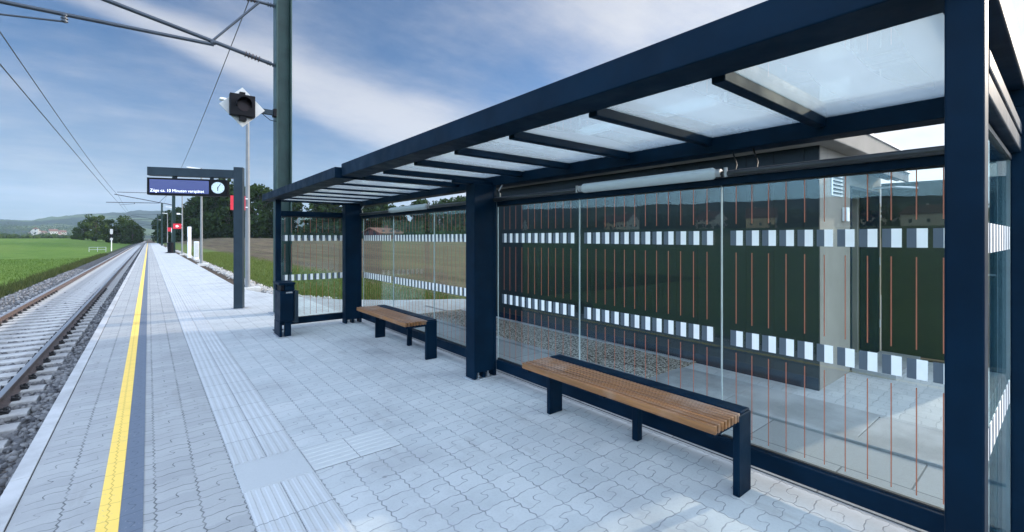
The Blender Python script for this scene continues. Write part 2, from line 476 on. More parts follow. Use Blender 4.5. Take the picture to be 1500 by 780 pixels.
def tag(o, label=None, cat=None, group=None, kind=None):
    if label: o['label'] = label
    if cat: o['category'] = cat
    if group: o['group'] = group
    if kind: o['kind'] = kind
    return o
def thing(name, loc, label, cat, group=None, rz=0, local=False):
    o = bpy.data.objects.new(name, None); COL.objects.link(o); o.empty_display_size = .2
    o.location = loc; o.rotation_euler = (0, 0, rz)
    ORI[o.name] = (0, 0, 0) if local else tuple(loc)
    return tag(o, label, cat, group)
def copy_tree(o, parent=None):
    c = o.copy(); COL.objects.link(c)
    if parent: c.parent = parent
    for ch in list(o.children): copy_tree(ch, c)
    return c
def text_mesh(name, body, size, mat, parent, loc, rot, extrude=.001, align='LEFT', width=None):
    cu = bpy.data.curves.new(name, 'FONT'); cu.body = body; cu.size = size; cu.extrude = extrude; cu.align_x = align
    tmp = bpy.data.objects.new('tmp_text', cu); COL.objects.link(tmp)
    dg = bpy.context.evaluated_depsgraph_get(); me = bpy.data.meshes.new_from_object(tmp.evaluated_get(dg))
    bpy.data.objects.remove(tmp); bpy.data.curves.remove(cu)
    me.name = name; me.materials.clear(); me.materials.append(mat)
    ob = bpy.data.objects.new(name, me); COL.objects.link(ob); ob.parent = parent; ob.location = loc; ob.rotation_euler = rot
    if width:
        xs = [v.co.x for v in me.vertices]; k = width / (max(xs) - min(xs)); ob.scale = (k, 1, 1)
    return ob

# ------------------------------------------------------------------ terrain
def sst(a, b, x):
    t = min(1., max(0., (x - a) / (b - a))); return t * t * (3 - 2 * t)
def gz(x, y):
    d = math.hypot(x, y)
    if x < .6:
        return -.95 + 2.15 * sst(40, 300, d) * sst(4, 22, abs(x + 2.25)) + 5.5 * sst(110, 205, -x) * (1 - sst(350, 480, y))
    base = -.95 + .83 * sst(150, 190, 340 - y if y > 170 else 200)      # low again beyond the platform end
    return max(base, -.12) + 1.75 * sst(18, 165, d) * sst(3, 16, x) if y < 175 else base + 1.9 * sst(3, 16, x)

def grid_lines(dense, far):
    return sorted(set([round(v, 3) for v in dense + far]))
xs = grid_lines([i * .8 for i in range(-30, 60)], [-4500, -3500, -2600, -1900, -1400, -1000, -750, -560, -420, -320, -240, -190, -150, -120, -95, -75, -60, -50, -40, -32, -27, 55, 64, 75, 90, 110, 135, 165, 200, 260, 340, 460, 640, 900, 1300, 1900, 2600, 3500, 4500] + [.59, .61])
ys = grid_lines([i * 2. for i in range(-20, 100)], [-4500, -3500, -2600, -1900, -1400, -1000, -750, -560, -420, -320, -240, -180, -140, -110, -85, -65, -50, 210, 225, 240, 260, 285, 315, 350, 400, 470, 560, 680, 850, 1100, 1450, 1900, 2600, 3500, 4500])
V = np.array([(x, y, gz(x, y)) for y in ys for x in xs]); nx = len(xs)
F = np.array([(j * nx + i, j * nx + i + 1, (j + 1) * nx + i + 1, (j + 1) * nx + i) for j in range(len(ys) - 1) for i in range(nx - 1)])
tag(mesh_np('ground', V, F, M['ground']), kind='structure')

# hills: a ring of ridges; key points give (azimuth from +Y clockwise, tangent of elevation, distance)
HK = [(-180, .035, 2200), (-140, .05, 1500), (-110, .07, 1000), (-75, .076, 900), (-45, .068, 1100), (-25, .05, 1900), (-12, .027, 2500), (-9.7, .028, 2600), (-8, .028, 2600), (-6.5, .034, 2700), (-4.2, .040, 2800), (-2.2, .043, 2800),
      (-.8, .047, 2900), (1.2, .048, 3000), (3, .050, 3200), (4.3, .068, 3500), (5.2, .071, 3500), (6.5, .062, 3400), (9, .045, 3000), (20, .035, 2600), (40, .038, 2200), (60, .035, 2000), (78, .035, 1700), (90, .05, 1700), (110, .05, 2000), (150, .04, 2200), (180, .035, 2200)]
def hk(az):
    for (a, e, r), (a2, e2, r2) in zip(HK, HK[1:]):
        if a <= az <= a2:
            t = (az - a) / (a2 - a); t = t * t * (3 - 2 * t); return e + (e2 - e) * t, r + (r2 - r) * t
    return HK[0][1:]
def hill_z(az, rr):
    e, r0 = hk(az)
    x, y = math.sin(R(az)) * rr, math.cos(R(az)) * rr
    prof = sst(.42, 1., rr / r0) ** 1.15 * (1 - .35 * sst(1., 1.35, rr / r0))
    n = mnoise.fractal(Vector((x * .0016, y * .0016, 3.3)), 1., 2., 5)
    n2 = mnoise.fractal(Vector((x * .02, y * .02, 1.3)), .9, 2.1, 4)
    return -3. + prof * e * r0 * (1 + .14 * n * (1 - sst(.85, 1, prof) * .6)) + sst(.05, .2, prof) * n2 * 5.5
V = []; azs = []
a = -180.
while a < 180: azs.append(a); a += .12 if -12 < a < 12 else .8
rr = [.40 + i * .0245 for i in range(40)]
for az in azs:
    r0 = hk(az)[1]
    for q in rr:
        d = q * r0; V.append((math.sin(R(az)) * d, math.cos(R(az)) * d, hill_z(az, d)))
nr = len(rr); na = len(azs)
F = np.array([(i * nr + j, ((i + 1) % na) * nr + j, ((i + 1) % na) * nr + j + 1, i * nr + j + 1) for i in range(na) for j in range(nr - 1)])
h = mesh_np('hills', np.array(V), F, M['hill']); tag(h, kind='structure')
h.data.polygons.foreach_set('use_smooth', [True] * len(h.data.polygons))

# ------------------------------------------------------------------ platform and paving
EDGE = -.57
outline = [(EDGE, -14), (15, -14), (15, 7.6), (9, 8.5), (6.1, 9.35), (4.6, 10.3), (3.66, 11.2), (3.1, 12.1), (2.68, 13.1), (2.35, 14.3), (2.12, 15.8), (2.12, 172), (EDGE, 172)]
b = MB(); b.prism(outline, 'z', -1.2, 0); tag(b.build('platform', M['paver']), kind='structure')
b = MB()
y = -13.9
while y < 172: b.box(-.665, EDGE - .006, y, y + .993, -1.2, .006); b.box(-.662, EDGE - .008, y + .9935, y + .9995, -1.2, .002, 1); y += 1.
b.box(EDGE - .0055, EDGE - .0005, -14, 172, -.6, .001, 1)
tag(b.build('platform_kerb', [M['kerb'], M['frame_gap']], bevel=.004), kind='structure')
b = MB(); b.box(-.212, -.121, -14, 171.5, -.01, .004); tag(b.build('yellow_safety_line', M['yellow']), kind='structure')
b = MB(); b.box(-.119, -.022, -14, 171.5, -.01, .0035); tag(b.build('dark_contrast_line', M['darkline']), kind='structure')
# guidance strip of ribbed slabs with a smooth attention field
b = MB()
def ribs_y(x0, x1, y0, y1, n):
    b.box(x0, x1, y0, y1, -.01, .003)
    p = (x1 - x0) / n
    for i in range(n):
        c = x0 + p * (i + .5)
        b.prism([(c - .016, .003), (c - .010, .006), (c + .010, .006), (c + .016, .003)], 'y', y0 + .004, y1 - .004)
ribs_y(.432, .628, -14, 3.046, 4); ribs_y(.632, .828, -14, 3.046, 4)
ribs_y(.432, .628, 3.454, 171, 4); ribs_y(.632, .828, 3.454, 171, 4)
tag(b.build('tactile_guidance_strip', M['tactile']), kind='structure')
b = MB(); b.box(.432, .828, 3.05, 3.45, -.01, .005); tag(b.build('smooth_attention_slab', M['smooth'], bevel=.003), kind='structure')
b = MB(); b.box(.832, 1.43, 3.05, 3.42, -.01, .003)
for i in range(6):
    c = 3.05 + .37 / 6 * (i + .5)
    for xa, xb in ((.836, 1.128), (1.134, 1.426)):
        b.prism([(c - .017, .003), (c - .011, .0065), (c + .011, .0065), (c + .017, .003)], 'x', xa, xb)
tag(b.build('cross_ribbed_slab', M['tactile2']), kind='structure')
# cable trough covers and gravel bed behind the shelter
b = MB(); yy = -12.
while yy < 7.4:
    b.box(4.12, 4.74, yy, yy + .992, -.02, .012 + random.uniform(-.002, .003)); yy += 1.
tag(b.build('cable_trough_covers', M['trough'], bevel=.005), kind='structure')
b = MB(); b.box(4.01, 4.11, -13, 9.6, -.05, .022); tag(b.build('path_edging', M['trough'], bevel=.006), kind='structure')
b = MB(); b.box(4.745, 4.80, -13, 2.8, -.05, .010); b.box(4.745, 4.80, 8.0, 8.95, -.05, .010); tag(b.build('drain_edging', M['trough'], bevel=.004), kind='structure')
b = MB(); b.box(4.13, 5.115, 2.82, 8., -.02, .017); tag(b.build('gravel_bed', M['gravel']), kind='structure')
b = MB(); b.prism([(7.36, 1.36), (7.36, .2), (7.9, -1.), (14.8, -1.), (14.8, 1.36)], 'z', -.02, .012); tag(b.build('mulch_bed', M['mulch']), kind='structure')
b = MB(); b.box(3.06, 4.0, -12, 7.2, -.02, .005)
tag(b.build('paved_path', M['slab']), kind='structure')

# ------------------------------------------------------------------ track
b = MB(); pr = [(-4.75, -1.0), (-4.35, -.86), (-3.95, -.775), (-3.6, -.765), (-.9, -.765), (-.667, -.80), (-.667, -1.1), (-4.75, -1.1)]
b.prism(pr, 'y', -20, 420); bal = b.build('ballast_bed', M['ballast']); tag(bal, kind='stuff')
def ico():
    bm = bmesh.new(); bmesh.ops.create_icosphere(bm, subdivisions=1, radius=1.); v = np.array([q.co[:] for q in bm.verts]); f = np.array([[q.index for q in fc.verts] for fc in bm.faces]); bm.free(); return v, f
IV, IF = ico()
def stones(name, P, size, mat, lab):
    """angular stones, each an uneven low-poly lump"""
    n = len(P); k = len(IV)
    s = size * RNG.uniform(.6, 1.25, (n, 1, 1)) * RNG.uniform(.45, 1.3, (n, 1, 3))
    v = IV[None] * RNG.uniform(.72, 1.18, (n, k, 1)) * s
    a = RNG.uniform(0, 2 * PI, n); c, d = np.cos(a), np.sin(a)
    t = RNG.uniform(-.7, .7, n); ct, stt = np.cos(t), np.sin(t)
    y2 = v[..., 1] * ct[:, None] - v[..., 2] * stt[:, None]; z2 = v[..., 1] * stt[:, None] + v[..., 2] * ct[:, None]
    x3 = v[..., 0] * c[:, None] - y2 * d[:, None]; y3 = v[..., 0] * d[:, None] + y2 * c[:, None]
    W = np.stack([x3, y3, z2], -1) + P[:, None, :]
    Fs = IF[None] + (np.arange(n) * k)[:, None, None]
    o = mesh_np(name, W.reshape(-1, 3), Fs.reshape(-1, 3), mat); tag(o, kind='stuff'); return o
P = []
def bal_z(x):
    return np.interp(x, [p[0] for p in pr[:6]], [p[1] for p in pr[:6]])
for y0, y1, dens in ((-1, 6, 620), (6, 12, 420), (12, 22, 200), (22, 45, 60)):
    n = int((y1 - y0) * 4.0 * dens)
    x = RNG.uniform(-4.7, -.69, n); yv = RNG.uniform(y0, y1, n)
    P.append(np.stack([x, yv, bal_z(x) + RNG.uniform(-.012, .014, n)], 1))
P = np.concatenate(P)
sl = ((P[:, 1] + .3) % .6) - .3                      # keep most stones off the sleepers
on = (np.abs(sl) < .135) & (P[:, 0] > -3.36) & (P[:, 0] < -1.17)
P = P[~on | (RNG.uniform(0, 1, len(P)) < .03)]
stones('ballast_stones', P, .043, M['stone'], '')

# sleepers, with the rail clips of the nearest ones
def sleeper_mesh(clips):
    t = thing('railway_sleeper', (-2.25, 0, -.76), 'pale concrete sleeper under the two rails in the ballast', 'sleeper', 'concrete sleepers of the track')
    b = MB(); b.prism([(-.13, -.86), (.13, -.86), (.125, -.715), (.095, -.70), (-.095, -.70), (-.125, -.715)], 'x', -3.34, -1.19)
    b.build('body', M['sleeper'], t, bevel=.008)
    if clips:
        for xr in (-1.51, -3.01):
            for sgn in (-1, 1):
                c = MB(); xx = xr + sgn * .105
                c.box(xx - .045, xx + .045, -.06, .06, -.702, -.685)
                c.path([(xx + .03 * sgn, -.05, -.67), (xx - .03 * sgn, -.05, -.655), (xx - .035 * sgn, 0, -.645), (xx - .03 * sgn, .05, -.655), (xx + .03 * sgn, .05, -.67)], .011, 6)
                c.tube((xx + .005 * sgn, 0, -.69), (xx + .005 * sgn, 0, -.625), .017, n=6)
                c.build('rail_clip', M['frame_gap'], t)
    return t
near = sleeper_mesh(True); farp = sleeper_mesh(False)
near.location.y = 1.2; farp.location.y = 42.
for i in range(3, 290):
    yv = .6 * i
    if abs(yv - 42.) < .01: continue
    s = copy_tree(near if yv < 26 else farp); s.location = (-2.25 + random.uniform(-.008, .008), yv, -.76)
b = MB(); yy = .6 * 290
while yy < 400: b.box(-3.34, -1.19, yy - .125, yy + .125, -.86, -.70); yy += .6
tag(b.build('far_sleepers', M['sleeper']), kind='stuff')
rp = [(-.075, 0), (.075, 0), (.075, .012), (.02, .03), (.009, .045), (.009, .115), (.036, .125), (.036, .150), (.028, .156), (-.028, .156), (-.036, .150), (-.036, .125), (-.009, .115), (-.009, .045), (-.02, .03), (-.075, .012)]
for xr, lab in ((-1.51, 'rusty steel rail nearest the platform edge'), (-3.01, 'rusty steel rail on the field side of the track')):
    b = MB(); b.prism([(xr + p[0], -.703 + p[1]) for p in rp], 'y', -20, 420)
    tag(b.build('rail', M['rail']), lab, 'rail', 'rails of the track')

# ------------------------------------------------------------------ shelter
SH = thing('waiting_shelter', (2.3, 4.1, 0), 'long dark blue-grey platform shelter with glass walls and glass roof', 'shelter')
fr = M['frame']
def part(name, *boxes, mat=None, parent=None, bevel=.005):
    b = MB()
    for q in boxes: b.box(*q)
    return b.build(name, mat or fr, parent or SH, bevel=bevel)
YN, YF, YM = .12, 8.53, 4.73
# front posts
for y0, y1 in ((.132, .205), (8.05, 8.13)):
    p = part('front_post', (1.60, 1.68, y0, y1, 0, 2.14))
    part('base_plate', (1.57, 1.71, y0 - .03, y1 + .03, 0, .012), parent=p)
p = part('corner_post', (2.93, 3.03, .10, .165, 0, 2.07))
# wide pillars of the rear wall, feet cut out round the anchor bolts
for yc in (3.92, 7.89):
    b = MB()
    b.box(2.657, 2.69, yc, yc + .165, 0, 2.07); b.box(2.91, 2.945, yc, yc + .165, 0, 2.07); b.box(2.69, 2.91, yc + .006, yc + .159, .075, 2.07); b.box(2.45, 2.929, yc + .045, yc + .12, 2.0705, 2.112)
    b.box(2.78, 2.81, yc + .008, yc + .157, 0, .075)
    pl = b.build('pillar', fr, SH, bevel=.004)
    part('base_plate', (2.63, 2.97, yc - .02, yc + .185, 0, .012), parent=pl, mat=M['steel'])
    for xb in (2.735, 2.86):
        for yb in (yc + .04, yc + .125):
            b = MB(); b.tube((xb, yb, .012), (xb, yb, .065), .009, n=8); b.tube((xb, yb, .018), (xb, yb, .034), .017, n=6)
            b.build('anchor_bolt', M['steel'], pl)
# roof
part('front_beam', (1.55, 1.76, YN, YM, 2.14, 2.267))
part('front_beam', (1.487, 1.71, YM + .006, YF, 2.12, 2.232))
part('rear_beam', (2.93, 3.09, YN, YM, 2.07, 2.25))
part('rear_beam', (2.93, 3.08, YM + .006, YF, 2.065, 2.225))
part('end_beam', (1.762, 2.928, YN, YN + .11, 2.142, 2.262)); part('end_beam', (1.712, 2.928, YF - .11, YF, 2.122, 2.228))
yb = [YN + .11] + [.88, 1.53, 2.19, 2.84, 3.49, 4.14] + [YM - .05]
for y in yb[1:]:
    part('roof_bar', (1.762, 2.928, y - .028, y + .028, 2.118, 2.25))
for y0, y1 in zip(yb, yb[1:]):
    part('roof_pane', (1.764, 2.926, y0 + (.030 if y0 > .3 else .002), y1 - .030, 2.168, 2.178), mat=M['roofglass'], bevel=0)
yb2 = [YM + .08 + .61 * i for i in range(6)] + [YF - .11]
for y in yb2[:-1]:
    part('roof_bar', (1.712, 2.928, y - .026, y + .026, 2.128, 2.215))
for y0, y1 in zip(yb2, yb2[1:]):
    part('roof_pane', (1.714, 2.926, y0 + .037, y1 - (.037 if y1 < YF - .2 else .002), 2.148, 2.158), mat=M['roofglass'], bevel=0)
# rails of the glass walls
for y0, y1 in ((.17, 3.918), (4.087, 7.888)):
    part('bottom_rail', (2.94, 3.02, y0, y1, .075, .18))
    part('top_rail', (2.95, 3.03, y0, y1, 1.85, 1.94))
    b = MB(); b.tube((2.92, y0, 1.915), (2.92, y1, 1.915), .022, n=14); b.build('lamp_tube_rail', M['darkrail'], SH, smooth=True)
    # steel hanger from the rear beam at each end of the span
    for yy in (y0 + .12, y1 - .10):
        b = MB(); b.path([(2.92, yy, 1.935), (2.915, yy, 1.975), (2.90, yy, 2.0), (2.925, yy, 2.035), (2.95, yy, 2.07)], .008, 8); b.build('rail_hanger', M['lampclip'], SH, smooth=True)
b = MB()
for y in (1.25, 1.38):
    b.path([(2.93, y - .03, 1.93), (2.97, y - .02, 1.975), (2.99, y, 2.02), (3.0, y + .02, 2.07)], .005, 6)
b.build('lamp_cable', M['frame_gap'], SH, smooth=True)
part('bottom_rail', (1.682, 2.928, .14, .20, .075, .18)); part('bottom_rail', (1.682, 2.93, 8.06, 8.12, .075, .18))
part('top_rail', (1.682, 2.928, .132, .20, 1.87, 1.93)); part('top_rail', (1.682, 2.93, 8.055, 8.125, 1.86, 1.945))
part('upper_rail', (1.682, 2.928, .130, .165, 1.94, 1.99))
# luminaires
for y0, y1 in ((1.46, 2.64), (5.42, 6.58)):
    b = MB(); b.tube((2.905, y0 + .025, 1.925), (2.905, y1 - .025, 1.925), .039, n=20)
    b.tube((2.905, y0, 1.925), (2.905, y0 + .025, 1.925), .022, .039, n=20); b.tube((2.905, y1 - .025, 1.925), (2.905, y1, 1.925), .039, .022, n=20)
    lum = b.build('luminaire', M['lamp_body'], SH, smooth=True)
    for yy, yk in ((y0, -1), (y1, 1)):
        c = MB(); c.tube((2.905, yy, 1.925), (2.905, yy + .03 * yk, 1.925), .026, n=14); c.tube((2.905, yy + .06 * yk, 1.895), (2.905, yy + .06 * yk, 1.955), .012, n=8)
        c.build('end_clip', M['lampclip'], lum, smooth=True)

# glass panes with the printed bands and the fine vertical lines
def pane(axis, a0, a1, c, z0=.175, z1=1.855, phase=0., t=.012, lines=True):
    """axis 'y': wall at x=c running a0..a1 in y; axis 'x': wall at y=c running in x"""
    def bx(mb, u0, u1, w0, w1, z0, z1, mi=0):
        if axis == 'y': mb.box(c + w0, c + w1, u0, u1, z0, z1, mi)
        else: mb.box(u0, u1, c + w0, c + w1, z0, z1, mi)
    b = MB(); bx(b, a0 + .004, a1 - .004, -t / 2, t / 2, z0, z1); g = b.build('glass_pane', M['glass'], SH)
    
    for za, zb in ((z0 - .004, z0 + .014), (z1 - .014, z1 + .003)):
        sl2 = MB(); bx(sl2, a0 + .006, a1 - .006, -t / 2 - .004, t / 2 + .004, za, zb); sl2.build('seal', M['frame_gap'], g)
    bd = [MB(), MB()]; st = MB(); u = math.ceil((a0 + .03 - phase) / .0985) * .0985 + phase
    while u < a1 - .045:
        s = -1 if axis == 'y' else 1
        w0, w1 = -t / 2 - .0012, -t / 2 - .0004
        for bd_, (za, zb) in zip(bd, ((1.452, 1.548), (.795, .895))):
            bx(bd_, u - .042, u - .0005, w0, w1, za, zb, 0) if axis == 'y' else bx(bd_, u + .0005, u + .042, w0, w1, za, zb, 0)
            bx(bd_, u + .0005, u + .037, w0, w1, za, zb, 1) if axis == 'y' else bx(bd_, u - .037, u - .0005, w0, w1, za, zb, 1)
        for za, zb in ((.215, .752), (.942, 1.405), (1.592, 1.84)):
            bx(st, u - .0024, u + .0024, w0, w1, za, zb)
        u += .0985
    [q.build('marking_band', [M['band_white'], M['band_grey']], g) for q in bd]; 
    if lines: st.build('bird_stripes', M['stripe'], g)
    e = MB()
    for ee in (a0 + .001, a1 - .004): bx(e, ee, ee + .002, -t / 2, t / 2, z0, z1)
    e.build('pane_edge', M['pane_edge'], g)
    return g
M['pane_edge'] = simple('polished glass edge', (.36, .40, .40), .4, 0, .1, 6, 0, .2)
for a0, a1 in ((.205, 1.467), (1.467, 2.747), (2.747, 3.95)): pane('y', a0, a1, 2.99, phase=.384)
for a0, a1 in ((4.08, 5.37), (5.37, 6.66), (6.66, 7.93)): pane('y', a0, a1, 2.99, phase=.384)
pane('x', 1.685, 2.925, .17, phase=1.74, lines=False); pane('x', 1.685, 2.925, 8.09, phase=1.74)

# ------------------------------------------------------------------ benches
def make_bench():
    t = thing('bench', (2.58, 2.0, 0), 'wooden slatted bench with steel back strip, standing nearest the camera in the shelter', 'bench', 'benches in the shelter')
    b = MB(); x = 2.372
    for i in range(8):
        b.box(x, x + .0238, 1.20, 2.81, .437, .485 + random.uniform(-.001, .001)); x += .0385
    b.build('seat', M['wood'], t, bevel=.004)
    part('back_strip', (2.682, 2.80, 1.205, 2.805, .472, .486), parent=t)
    part('under_beam', (2.66, 2.74, 1.26, 2.75, .40, .436), parent=t)
    for yy in (1.24, 2.0, 2.77):
        part('slat_bracket', (2.39, 2.66, yy - .02, yy + .02, .41, .4365), parent=t)
    for y0 in (1.197, 2.772): part('leg', (2.65, 2.80, y0, y0 + .04, 0, .4715), parent=t)
    part('leg', (2.80, 2.86, 2.0, 2.05, 0, .40), (2.741, 2.86, 2.0, 2.05, .40, .435), parent=t)
    return t
BN = make_bench()
b2 = copy_tree(BN); b2.location = (2.585, 5.77, 0)
tag(b2, 'wooden slatted bench farther along the shelter, between the two wide pillars')

# ------------------------------------------------------------------ litter bin at the far post
t = thing('litter_bin', (1.62, 7.55, 0), 'dark blue-grey rectangular litter bin in front of the far shelter post', 'litter bin')
b = MB()
b.box(1.525, 1.56, 7.42, 7.83, .0, .62); b.box(1.70, 1.735, 7.42, 7.83, .28, .62)
body = part('body', (1.535, 1.725, 7.43, 7.83, .235, .70), parent=t, bevel=.008)
part('leg', (1.53, 1.565, 7.44, 7.82, 0.012, .234), parent=t); part('leg', (1.60, 1.69, 7.44, 7.50, 0.012, .234), parent=t)
part('base_plate', (1.50, 1.71, 7.40, 7.85, 0, .012), parent=t, mat=M['steel'])
part('lid', (1.515, 1.745, 7.41, 7.84, .79, .825), (1.60, 1.735, 7.43, 7.83, .702, .79), (1.527, 1.599, 7.70, 7.83, .702, .79), parent=t, bevel=.008)
part('slot', (1.545, 1.598, 7.45, 7.70, .702, .788), parent=t, mat=M['black'])
part('side_panel', (1.742, 1.80, 7.47, 7.80, .20, .69), parent=t, mat=M['gantry'])
part('ash_plate', (1.615, 1.705, 7.4245, 7.4285, .665, .685), parent=t, mat=M['lampclip'], bevel=0)

# ------------------------------------------------------------------ departure display gantry (turned a little)
rz = -R(21)
t = thing('display_gantry', (1.50, 11.1, 0), 'blue-grey angled gantry carrying the departure display over the platform', 'gantry', rz=rz, local=True)
part('post', (-.085, .085, -.085, .085, .012, 2.99), parent=t, mat=M['gantry'], bevel=.006)
part('base_plate', (-.14, .14, -.14, .14, 0, .012), parent=t, mat=M['steel'])
part('beam', (-1.60, -.087, -.08, .08, 2.76, 2.93), (-.087, .087, -.08, .08, 2.99, 2.995), parent=t, mat=M['gantry'], bevel=.006)
for x in (-1.15, -.50): part('hanger', (x - .03, x + .03, -.03, .03, 2.715, 2.759), parent=t, mat=M['gantry'])
d = thing('departure_display', (1.50, 11.1, 2.37), 'dark departure display with white text line and round clock, hung under the gantry', 'display', rz=rz, local=True)
part('housing', (-1.60, -.205, -.09, .09, 0, .345), parent=d, mat=M['black'], bevel=.006)
part('screen', (-1.555, -.53, -.0945, -.0915, .04, .31), parent=d, mat=M['screen'], bevel=0)
text_mesh('text_line', 'Züge ca. 10 Minuten verspätet', .082, M['text'], d, (-1.545, -.0955, .062), (PI / 2, 0, 0), .0008, width=.93)
b = MB(); b.tube((-.365, -.091, .175), (-.365, -.097, .175), .118, n=40); cl = b.build('clock_face', M['clockface'], d, rel=False)
b = MB(); b.box(-.3695, -.3605, -.1005, -.0975, .150, .278); mh = None
def hand(ang, ln, w, yy):
    q = MB(); c, s_ = math.cos(ang), math.sin(ang)
    def P(a, bb): return (-.365 + a * s_ + bb * c, .175 + a * c - bb * s_)
    q.prism([P(-.02, -w), P(ln, -w * .7), P(ln, w * .7), P(-.02, w)], 'y', yy - .0015, yy); return q.build('clock_hand', M['black'], cl, rel=False)
hand(R(30), .098, .006, -.0985); hand(R(182), .066, .008, -.1005)
b = MB()
for i in range(12):
    a = i * PI / 6; c, s_ = math.cos(a), math.sin(a)
    def P(r_, w): return (-.365 + r_ * s_ + w * c, .175 + r_ * c - w * s_)
    b.prism([P(.095, -.003), P(.11, -.003), P(.11, .003), P(.095, .003)], 'y', -.0982, -.0972)
b.build('hour_marks', M['black'], cl, rel=False)

# ------------------------------------------------------------------ overhead line masts
EYE = 1.5
def make_mast():
    t = thing('catenary_mast', (2.08, 9.85, 0), 'tall green-grey steel mast standing right behind the litter bin and shelter end', 'mast', 'overhead line masts')
    b = MB(); b.box(1.94, 1.965, 9.70, 10.0, .02, 8.2); b.box(2.195, 2.22, 9.70, 10.0, .02, 8.2); b.box(1.965, 2.195, 9.84, 9.86, .02, 8.2)
    b.build('column', M['mast'], t, bevel=.003)
    part('base_plate', (1.86, 2.30, 9.62, 10.08, 0, .02), parent=t, mat=M['steel'])
    Y = 9.85
    def tb(name, p0, p1, r, mat=None, fit=True):
        b = MB(); b.tube(p0, p1, r, n=14)
        P0, P1 = Vector(p0), Vector(p1); dd = (P1 - P0).normalized()
        o = b.build(name, mat or M['tube'], t, smooth=True)
        return o
    tb('lower_tube', (1.86, Y, EYE + 3.42), (-2.5, Y, EYE + 4.24), .036)
    tb('upper_tie', (1.86, Y, EYE + 4.57), (-2.3, Y, EYE + 4.45), .026)
    tb('registration_tube', (.93, Y, EYE + 3.54), (-3.1, Y, EYE + 3.43), .032)
    tb('brace', (.92, Y, EYE + 3.62), (1.66, Y, EYE + 4.55), .021)
    tb('steady_arm', (-1.05, Y, EYE + 3.37), (-2.12, Y, EYE + 3.22), .015)
    for p0, p1 in (((1.93, Y, EYE + 3.405), (1.80, Y, EYE + 3.43)), ((1.93, Y, EYE + 4.572), (1.80, Y, EYE + 4.568)), ((.95, Y, EYE + 3.58), (.88, Y, EYE + 3.56)), ((-1.02, Y, EYE + 3.49), (-1.02, Y, EYE + 3.36)), ((-2.12, Y, EYE + 3.49), (-2.12, Y, EYE + 3.41))):
        b = MB(); P0, P1 = Vector(p0), Vector(p1)
        b.tube(p0, p1, .026, n=10)
        for k in (.15, .5, .85):
            c = P0.lerp(P1, k); dd = (P1 - P0).normalized() * .008; b.tube(c - dd, c + dd, .045, n=10)
        b.build('clamp', M['tube'], t, smooth=True)
    b = MB()
    for k in range(5):
        f = .06 + k * .055
        P0 = Vector((1.66, Y, EYE + 4.565)).lerp(Vector((.6, Y, EYE + 4.53)), f); b.tube(P0, P0 + Vector((-.018, 0, 0)), .045, n=12)
    for k in range(5):
        P0 = Vector((1.80, Y, EYE + 3.43)).lerp(Vector((-2.5, Y, EYE + 4.24)), .03 + .013 * k); b.tube(P0, P0 + Vector((-.018, 0, .004)), .055, n=12)
    b.build('insulator', M['insul'], t, smooth=True)
    return t
MA = make_mast()
for (yy, lab) in ((58., 'green-grey overhead line mast rising behind the departure display'), (110., 'third green-grey overhead line mast, by the end of the wood'), (162., 'farthest green-grey overhead line mast where the platform ends')):
    m2 = copy_tree(MA); m2.location = (2.02, yy, 0); tag(m2, lab)
# wires
def wire(name, x, z, sag, lab, r=.011, xs_=0.):
    b = MB(); pts = []
    for y0, y1 in ((-42, 9.85), (9.85, 58), (58, 110), (110, 162), (162, 260), (260, 380)):
        for k in range(10 if y1 < 380 else 11):
            f = k / 10; pts.append((x + xs_ * math.sin(f * PI), y0 + (y1 - y0) * f, z - 4 * sag * f * (1 - f)))
    b.path(pts, r, 6); tag(b.build(name, M['wire']), lab, 'wire')
wire('contact_wire', -2.12, EYE + 3.2, .05, 'lower thin overhead wire running above the track centre')
wire('messenger_wire', -2.28, EYE + 4.14, .28, 'upper sagging overhead wire running above the track')
wire('feeder_wire', 1.52, EYE + 4.62, .45, 'single thin wire passing above the departure display beside the masts', .009)

# ------------------------------------------------------------------ signal on the first mast
sg = thing('rail_signal', (1.36, 9.66, 3.93), 'white diamond board with black hooded signal lamp, bracketed off the near mast', 'signal', rz=R(0), local=True)
b = MB(); q = .37; b.prism([(-q, 0), (0, -q), (q, 0), (0, q)], 'y', .0, .025); b.build('diamond_board', M['signwhite'], sg, bevel=.006)
b = MB(); b.box(-.215, .19, -.14, -.001, -.19, .205); lb = b.build('lamp_housing', M['black'], sg, bevel=.012)
b = MB(); b.box(-.06, .05, -.12, -.001, -.265, -.191); b.box(-.06, .03, -.12, -.001, .206, .25); b.build('mounting_clip', M['black'], lb)
b = MB()
for k in range(15):
    a0, a1 = R(-10 + k * 13.3), R(-10 + (k + 1) * 13.3)
    c0, c1 = (math.cos(a0), math.sin(a0)), (math.cos(a1), math.sin(a1))
    ln0, ln1 = .10 + .10 * max(0, c0[1]), .10 + .10 * max(0, c1[1])
    ri, ro = .115, .125
    vs = []
    for rr_ in (ri, ro):
        for (c, ln) in ((c0, ln0), (c1, ln1)):
            vs += [(c[0] * rr_, -.1405, c[1] * rr_), (c[0] * rr_, -.14 - ln, c[1] * rr_)]
    b.add(vs, [(0, 1, 3, 2), (4, 6, 7, 5), (1, 5, 7, 3), (0, 2, 6, 4), (0, 4, 5, 1), (2, 3, 7, 6)])
b.build('lamp_hood', M['black'], lb)
b = MB(); b.tube((0, -.1405, 0), (0, -.146, 0), .10, n=28); b.build('lens', M['lens'], lb)
b = MB(); b.box(.25, .58, .03, .055, -.045, .045); b.box(.25, .58, .056, .10, -.045, -.037); b.box(.25, .58, .056, .10, .037, .045); b.build('bracket_arm', M['gantry'], sg)
b = MB(); b.box(.52, .578, .0, .14, -.075, .075); b.build('mast_clamp', M['black'], sg, bevel=.006)
